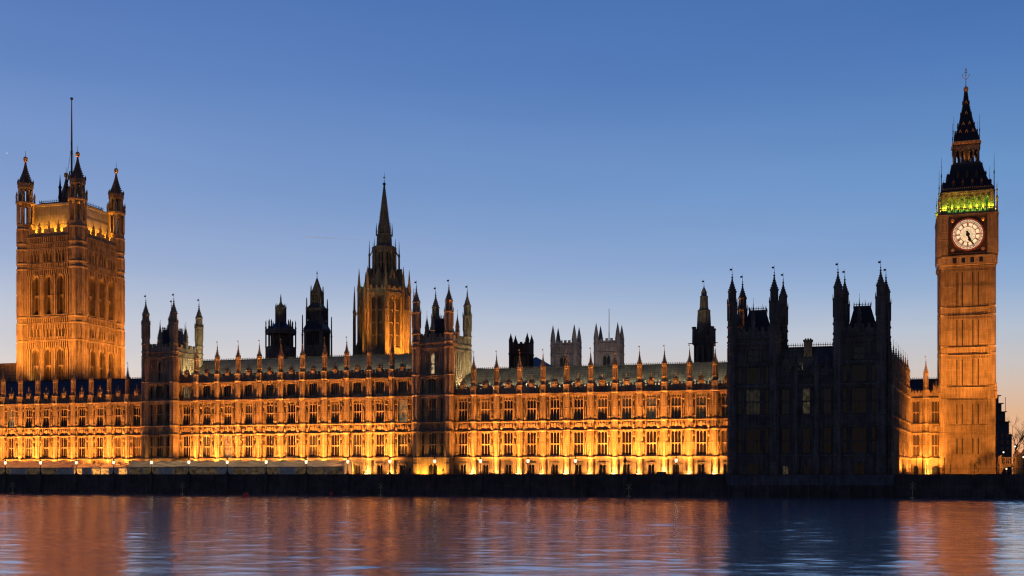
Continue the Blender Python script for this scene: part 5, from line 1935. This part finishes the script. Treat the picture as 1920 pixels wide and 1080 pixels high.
marquee('long grey vaulted marquee with white framed windows along the terrace', S_C0, S_C1, 8.55, 6.85, CANVAS, [PANED, PANED, PANEF, PANED], step=4.0)

for i, (s, lb) in enumerate(((-118.0, 'iron ladder down the black wall below the left end marquees'), (-62.0, 'iron ladder down the black wall below the long grey marquee'), (20.5, 'iron ladder down the black wall below the lit north wing'))):
    t = thing('wall_ladder', lb, 'ladder', W(s, -11.75, 0), TH, 'ladders on the river wall')
    b = MB()
    for x in (-.25, .25):
        b.tube((x, -.12, -.6), (x, .55, 4.9), .04, n=5)
    b.build('rails', IRON, t)
    b = MB()
    for k in range(14):
        f = (k + .5) / 14
        b.tube((-.25, -.12 + .67 * f, -.6 + 5.5 * f), (.25, -.12 + .67 * f, -.6 + 5.5 * f), .025, n=4)
    b.build('rungs', IRON, t)
def shrub(label, x):
    t = thing('clipped_shrub', label, 'shrub', W(s_of(x, -8.5), -8.5, 4.02), TH, 'potted shrubs on the terrace')
    b = MB()
    b.prism(8, 0, 0, [(.35, 0), (.45, .55), (.4, .6)])
    b.build('pot', GRANITE, t)
    b = MB()
    r_ = random.Random(x)
    for k in range(260):
        f = r_.random()
        a, rr = r_.uniform(0, 6.28), .75 * (1 - f) ** .8 * r_.uniform(.6, 1.05)
        px_, py_, pz = rr * math.cos(a), rr * math.sin(a), .6 + 1.7 * f
        b.add([(px_, py_, pz), (px_ + r_.uniform(-.16, .16), py_ + r_.uniform(-.16, .16), pz + .14), (px_ + r_.uniform(-.16, .16), py_ + r_.uniform(-.16, .16), pz - .05)], [(0, 1, 2)])
    b.build('foliage', LEAF, t)
LEAF = plain('dark_evergreen', (.012, .02, .008), .8)
shrub('dark conical potted shrub left of the arched doorway in the second turreted tower', 768.5)
shrub('dark conical potted shrub right of the arched doorway in the second turreted tower', 831)
for lb, x, wd, hh in (('dark covered stack of terrace furniture, larger one nearer the pavilion', 1240, 2.1, 1.6), ('low dark covered stack of terrace furniture left of the larger one', 924, 1.7, 1.25)):
    t = thing('covered_furniture', lb, 'furniture', W(s_of(x, -8.6), -8.6, 4.02), TH, 'covered stacks on the terrace')
    b = MB()
    b.rect(0, 0, [(wd / 2 + .06, .55, 0), (wd / 2, .5, hh * .7), (wd / 2 - .15, .4, hh - .1), (wd / 2 - .4, .25, hh)])
    for k in range(5):
        x_ = -wd / 2 + (k + .5) * wd / 5
        b.wedge(x_ - .06, x_ + .06, -.66, 0, 0, hh * .8, -.45)
    b.build('cover', GRANITE, t)
def buoy(label, x, y, r):
    Y = 5 * 2090 / (y - 890)
    p = px(x, 890, Y)
    t = thing('buoy', label, 'buoy', (p.x, p.y, .35), 0, 'red mooring buoys on the river')
    b = MB(); b.ball(0, 0, .5 * r, r, 16, 10)
    b.build('float', BUOYRED, t)
    b = MB()
    b.prism(8, 0, 0, [(r * .25, 1.3 * r), (r * .22, 1.45 * r)])
    b.tube((-r * .12, 0, 1.42 * r), (0, 0, 1.65 * r), .04, n=5)
    b.tube((r * .12, 0, 1.42 * r), (0, 0, 1.65 * r), .04, n=5)
    b.build('ring', IRON, t)
buoy('larger red mooring buoy, further left and nearer the camera', 461, 935, .62)
buoy('smaller red mooring buoy closer to the wall, right of the larger one', 622, 931, .55)
def beacon(label, x, Yt, z):
    p = W(s_of(x, Yt), Yt)
    t = thing('beacon_marker', label, 'navigation marker', (p.x, p.y, .35), 0, 'crossed markers along the river wall')
    b = MB()
    b.tube((0, 0, -1), (0, 0, z), .09, .07, 6)
    b.prism(6, 0, 0, [(.5, -.3), (.5, .15), (.1, .3)])
    b.build('post', BEACON, t)
    b = MB()
    for a in (45, -45):
        c, s = math.cos(R(a)), math.sin(R(a))
        b.tube((-c * .75, -.1, z - s * .75), (c * .75, -.1, z + s * .75), .07, n=5)
    b.build('cross', BEACON, t)
    b = MB()
    b.ball(0, 0, z + .75, .12, 6, 4)
    b.tube((0, 0, z), (0, 0, z + .7), .04, n=4)
    b.build('top_mark', BEACON, t)
for i, (x, wd) in enumerate(((24, 'below the leftmost lit lamps'), (342, 'left of both red buoys'), (714, 'right of both red buoys'), (1179, 'below the lit north wing'), (1711, 'left of the clock tower reflection'))):
    beacon(f'crossed navigation marker standing in the river {wd}', x, -12.3, 2.1 if i < 4 else 2.4)

# ------------------------------------------------------------------ floodlighting
fm1, fm2 = MB(), MB()
fm1.box(-.5, .5, -.2, .25, 0, .3)
fm1.box(-.45, -.38, -.15, .15, .3, .5)
fm1.box(.38, .45, -.15, .15, .3, .5)
fm2.box(-.42, .42, -.2, .28, .42, .5)
FH, FL = fm1.mesh('housing', IRON), fm2.mesh('lens', FLOODGLOW)
E_NEAR, E_ROOF, E_HIGH = 2000, 1900, 35000
rl_ = random.Random(11)
secs = [('dark roofed wing', LP, False), ('middle block', MP, True), ('north wing', RP, True)]
for nm, ps, fix in secs:
    for i, s in enumerate(ps):
        if fix and s > -42:
            k = sum(1 for q in ps if -42 < q <= s)
            t = thing('floodlight', f'glowing floodlight at the foot of the {ORD[k - 1]} clear buttress of the {nm}', 'floodlight', W(s, -1.9, 4.75), TH, 'floodlights at the foot of the river front')
            inst('housing', FH, t); inst('lens', FL, t)
        spot(W(s, -1.95, 5.42), W(s, .4, 7.4), E_NEAR * rl_.uniform(.55, 1.5), (1, .40, .085), 132, .6, .1)
        hi_ = 23.5 if nm == 'middle block' else 20.5
        spot(W(s + rl_.uniform(-.5, .5), -5.0, 4.7), W(s, 0, hi_), E_HIGH * rl_.uniform(.75, 1.3) * (1.3 if hi_ > 23 else 1), SODIUM, 88, 1.0, .12)
for s in (-20.6, -16.4):
    spot(W(s, -4.0, 5.2), W(s, -2, 7.5), 1500, (1, .40, .05), 160, .5, .2)
for s in (-92.6, -89.2):
    spot(W(s, -4.0, 5.2), W(s, -2, 7.5), 1100, (1, .40, .05), 160, .5, .2)
# lamps in the gutter behind the parapets
OLIVE = (1, .80, .42)
for ps, z, four in ((MW, 28.6, True), (RW, 24.2, False)):
    for s in ps:
        spot(W(s, .6, z + .9), W(s, 6, z + 4), E_ROOF * (1 if four else 1.2), OLIVE, 150, .8, .15)
for sm, z in ((-90.9, 29.0), (-18.5, 24.6)):
    spot(W(sm + 13, 1.6, z + 1), W(sm + 4, 2.5, 37), 2000, OLIVE, 75, .5, .15)
# great square tower
for a in (-.72, -.25, .25):
    f = VCEN - N * 30 + D * (a * 26)
    spot((f.x, f.y, 34), (VCEN.x - N.x * 11 + D.x * a * 12, VCEN.y - N.y * 11 + D.y * a * 12, 70), 58000, SODIUM, 125, .7, .4)
for a in (-.3, .2, .6):
    f = VCEN + D * 30 + N * (a * 26)
    spot((f.x, f.y, 34), (VCEN.x + D.x * 11 + N.x * a * 12, VCEN.y + D.y * 11 + N.y * a * 12, 70), 46000, SODIUM, 125, .7, .4)
f = VCEN - N * 14 - D * 4.6
spot((f.x, f.y, 32), (f.x + N.x * 4, f.y + N.y * 4, 42), 2600, (1, .5, .12), 80, .8, .3)
for q, rz_ in ((-N, TH), (D, TH + R(90))):
    l = bpy.data.lights.new('roof_strip_lamp', 'AREA')
    l.shape, l.size, l.size_y, l.energy, l.color = 'RECTANGLE', 15, .3, 6500, (1, .36, .03)
    o = bpy.data.objects.new('roof_strip_lamp', l)
    COL.objects.link(o)
    f = VCEN + q * 10.45
    o.location = (f.x, f.y, 80.5)
    o.rotation_euler = (R(180 - 24), 0, rz_)
f = W(65.4, -9.0, 26.4)
spot(f, W(60, -6, 33), 220, (1, .86, .5), 140, .6, .2)
# octagonal tower
f = SPT + D * 13 - N * 11
spot((f.x, f.y, 32), (SPT.x, SPT.y, 50), 66000, (1, .34, .04), 50, .7, .3)
f = SPT + D * 9 - N * 2
spot((f.x, f.y, 36), (SPT.x + D.x * 6, SPT.y + D.y * 6, 44), 2000, (1, .42, .04), 100, .7, .3)
f = SPT - D * 3 - N * 16
spot((f.x, f.y, 34), (SPT.x, SPT.y, 56), 6000, (1, .40, .03), 50, .7, .3)
# clock tower
ctr = Vector((CX, CY, 0))
cr_ = Matrix.Rotation(R(-18.5), 3, 'Z')
cd, cn = cr_ @ Vector((1, 0, 0)), cr_ @ Vector((0, 1, 0))
for a, tz, e in ((-9, 30, 40000), (12, 44, 52000), (7, 22, 26000), (0, 60, 165000), (-3, 14, 26000)):
    f = ctr - cn * 26 + cd * a
    g = ctr - cn * 6.5 + cd * a * .35
    spot((f.x, f.y, 5), (g.x, g.y, tz), e, SODIUM, 105 if tz == 14 else 62, .8, .4)
for k in range(4):
    M3 = Matrix.Rotation(R(-18.5) + k * math.pi / 2, 3, 'Z')
    l = bpy.data.lights.new('belfry_lamp', 'AREA')
    l.shape, l.size, l.size_y, l.energy, l.color = 'RECTANGLE', 11, .12, 900, (.80, 1, .06)
    o = bpy.data.objects.new('belfry_lamp', l)
    COL.objects.link(o)
    o.location = ctr + M3 @ Vector((0, -6.22, 67.6))
    o.rotation_euler = (M3 @ Vector((0, .5, 1))).to_track_quat('-Z', 'Y').to_euler()
    o.rotation_euler = (R(180 - 28), 0, R(-18.5) + k * math.pi / 2)
point((CX, CY - 0, 69.4 + .0), 1, (.2, 1, .3))
for k in range(4):                                           # green lamps on the belfry floor, behind the arcade
    l = bpy.data.lights.new('belfry_floor_lamp', 'AREA')
    l.shape, l.size, l.size_y, l.energy, l.color = 'RECTANGLE', 9, .3, 240, (.06, 1, .20)
    o = bpy.data.objects.new('belfry_floor_lamp', l)
    COL.objects.link(o)
    o.location = ctr + Matrix.Rotation(R(-18.5) + k * math.pi / 2, 3, 'Z') @ Vector((0, -4.5, 66.75))
    o.rotation_euler = (R(180), 0, R(-18.5) + k * math.pi / 2)
for k in range(4):
    M3 = Matrix.Rotation(R(-18.5) + k * math.pi / 2, 3, 'Z')
    f = ctr + M3 @ Vector((0, -3.9, 79.6)); g = ctr + M3 @ Vector((0, -3.4, 84))
    spot((f.x, f.y, f.z), (g.x, g.y, g.z), 260, SODIUM, 150, .6, .1)
# return range and yard range
for d_ in (14, 22, 30, 37):
    base = Vector((78.4, 231.5, 0)) + Vector((math.sin(R(24.8)), math.cos(R(24.8)), 0)) * d_
    out = Vector((math.cos(R(24.8)), -math.sin(R(24.8)), 0))
    f = base + out * 3.6
    spot((f.x, f.y, 4.6), (base.x, base.y, 18), 9000, SODIUM, 120, .7, .3)
f = Vector((99.5, 266.2, 5.0))
spot(f, (99.8, 269, 11), 1100, (1, .5, .1), 150, .6, .2)
spot(Vector((99, 262, 4.8)), (99, 269, 19), 18000, SODIUM, 100, .7, .3)
# abbey towers: faint cool floodlight
for x in (1061.5, 1142):
    k = 490 / 2090
    spot(((x - 960) * k + 14, 440, 30), ((x - 960) * k, 495, 58), 20000, (1, .80, .72), 60, .8, .5)
# lamps inside the marquees
for i in range(9):
    s = S_A0 + (i + .5) * (S_A1 - S_A0) / 9
    point(W(s, -7, 6.0), 260, SODIUM, .3)
for i in range(5):
    s = S_B0 + (i + .5) * (S_B1 - S_B0) / 5
    point(W(s, -7, 6.0), 420, SODIUM, .3)
for i in range(11):
    s = S_C0 + (i + .5) * (S_C1 - S_C0) / 11
    point(W(s, -7, 6.0), 170, (1, .72, .36), .3)
point(W(S_C1 - 1.5, -7, 6.2), 300, SODIUM, .3)
# gatehouse end
spot(px(1905, 870, 240), px(1905, 868, 252), 160, (1, .62, .2), 120, .7, .3)

# ------------------------------------------------------------------ the sun is under the horizon and only reaches the high contrail
sl = bpy.data.lights.new('sun', 'SUN')
sl.energy, sl.angle, sl.color = 2.0, R(.5), (1, .84, .70)
so = bpy.data.objects.new('sun', sl)
COL.objects.link(so)
so.rotation_euler = (R(90 + 3), 0, R(180 - 20))
ct_ = MB()
A, B_ = px(566, 443.5, 6000), px(676, 449.5, 6000)
for i in range(14):
    f, g = i / 14, (i + 1) / 14
    ct_.tube(A + (B_ - A) * f, A + (B_ - A) * g, .4 + 2.0 * math.sin(math.pi * min(1, f * 1.3 + .05)) * (1 - f * .8), .4 + 2.0 * math.sin(math.pi * min(1, g * 1.3 + .05)) * (1 - g * .8), 6)
ice = plain('ice_cloud', (.8, .8, .8), 1, var=.08, sc=.05)
_t = ice.node_tree
_tr = _t.nodes.new('ShaderNodeBsdfTranslucent'); _tr.inputs[0].default_value = (.9, .9, .9, 1)
_tp = _t.nodes.new('ShaderNodeBsdfTransparent')
_m1 = _t.nodes.new('ShaderNodeMixShader'); _m1.inputs[0].default_value = .6
_m2 = _t.nodes.new('ShaderNodeMixShader'); _m2.inputs[0].default_value = .55
_t.links.new(_t.nodes['Principled BSDF'].outputs[0], _m1.inputs[1]); _t.links.new(_tr.outputs[0], _m1.inputs[2])
_t.links.new(_m1.outputs[0], _m2.inputs[1]); _t.links.new(_tp.outputs[0], _m2.inputs[2])
_t.links.new(_m2.outputs[0], _t.nodes['Material Output'].inputs[0])
tag(ct_.build('contrail', ice), 'faint thin white contrail high in the sky left of the needle spire', 'contrail')
st_ = MB()
st_.ball(0, 0, 0, 1.7, 8, 6)
o = st_.build('evening_star', plain('starlight', (1, 1, 1), 1, emit=(1, .97, .9), es=1.6), None, px(13, 287, 6000))
tag(o, 'tiny pale star in the sky left of the great square tower', 'star')
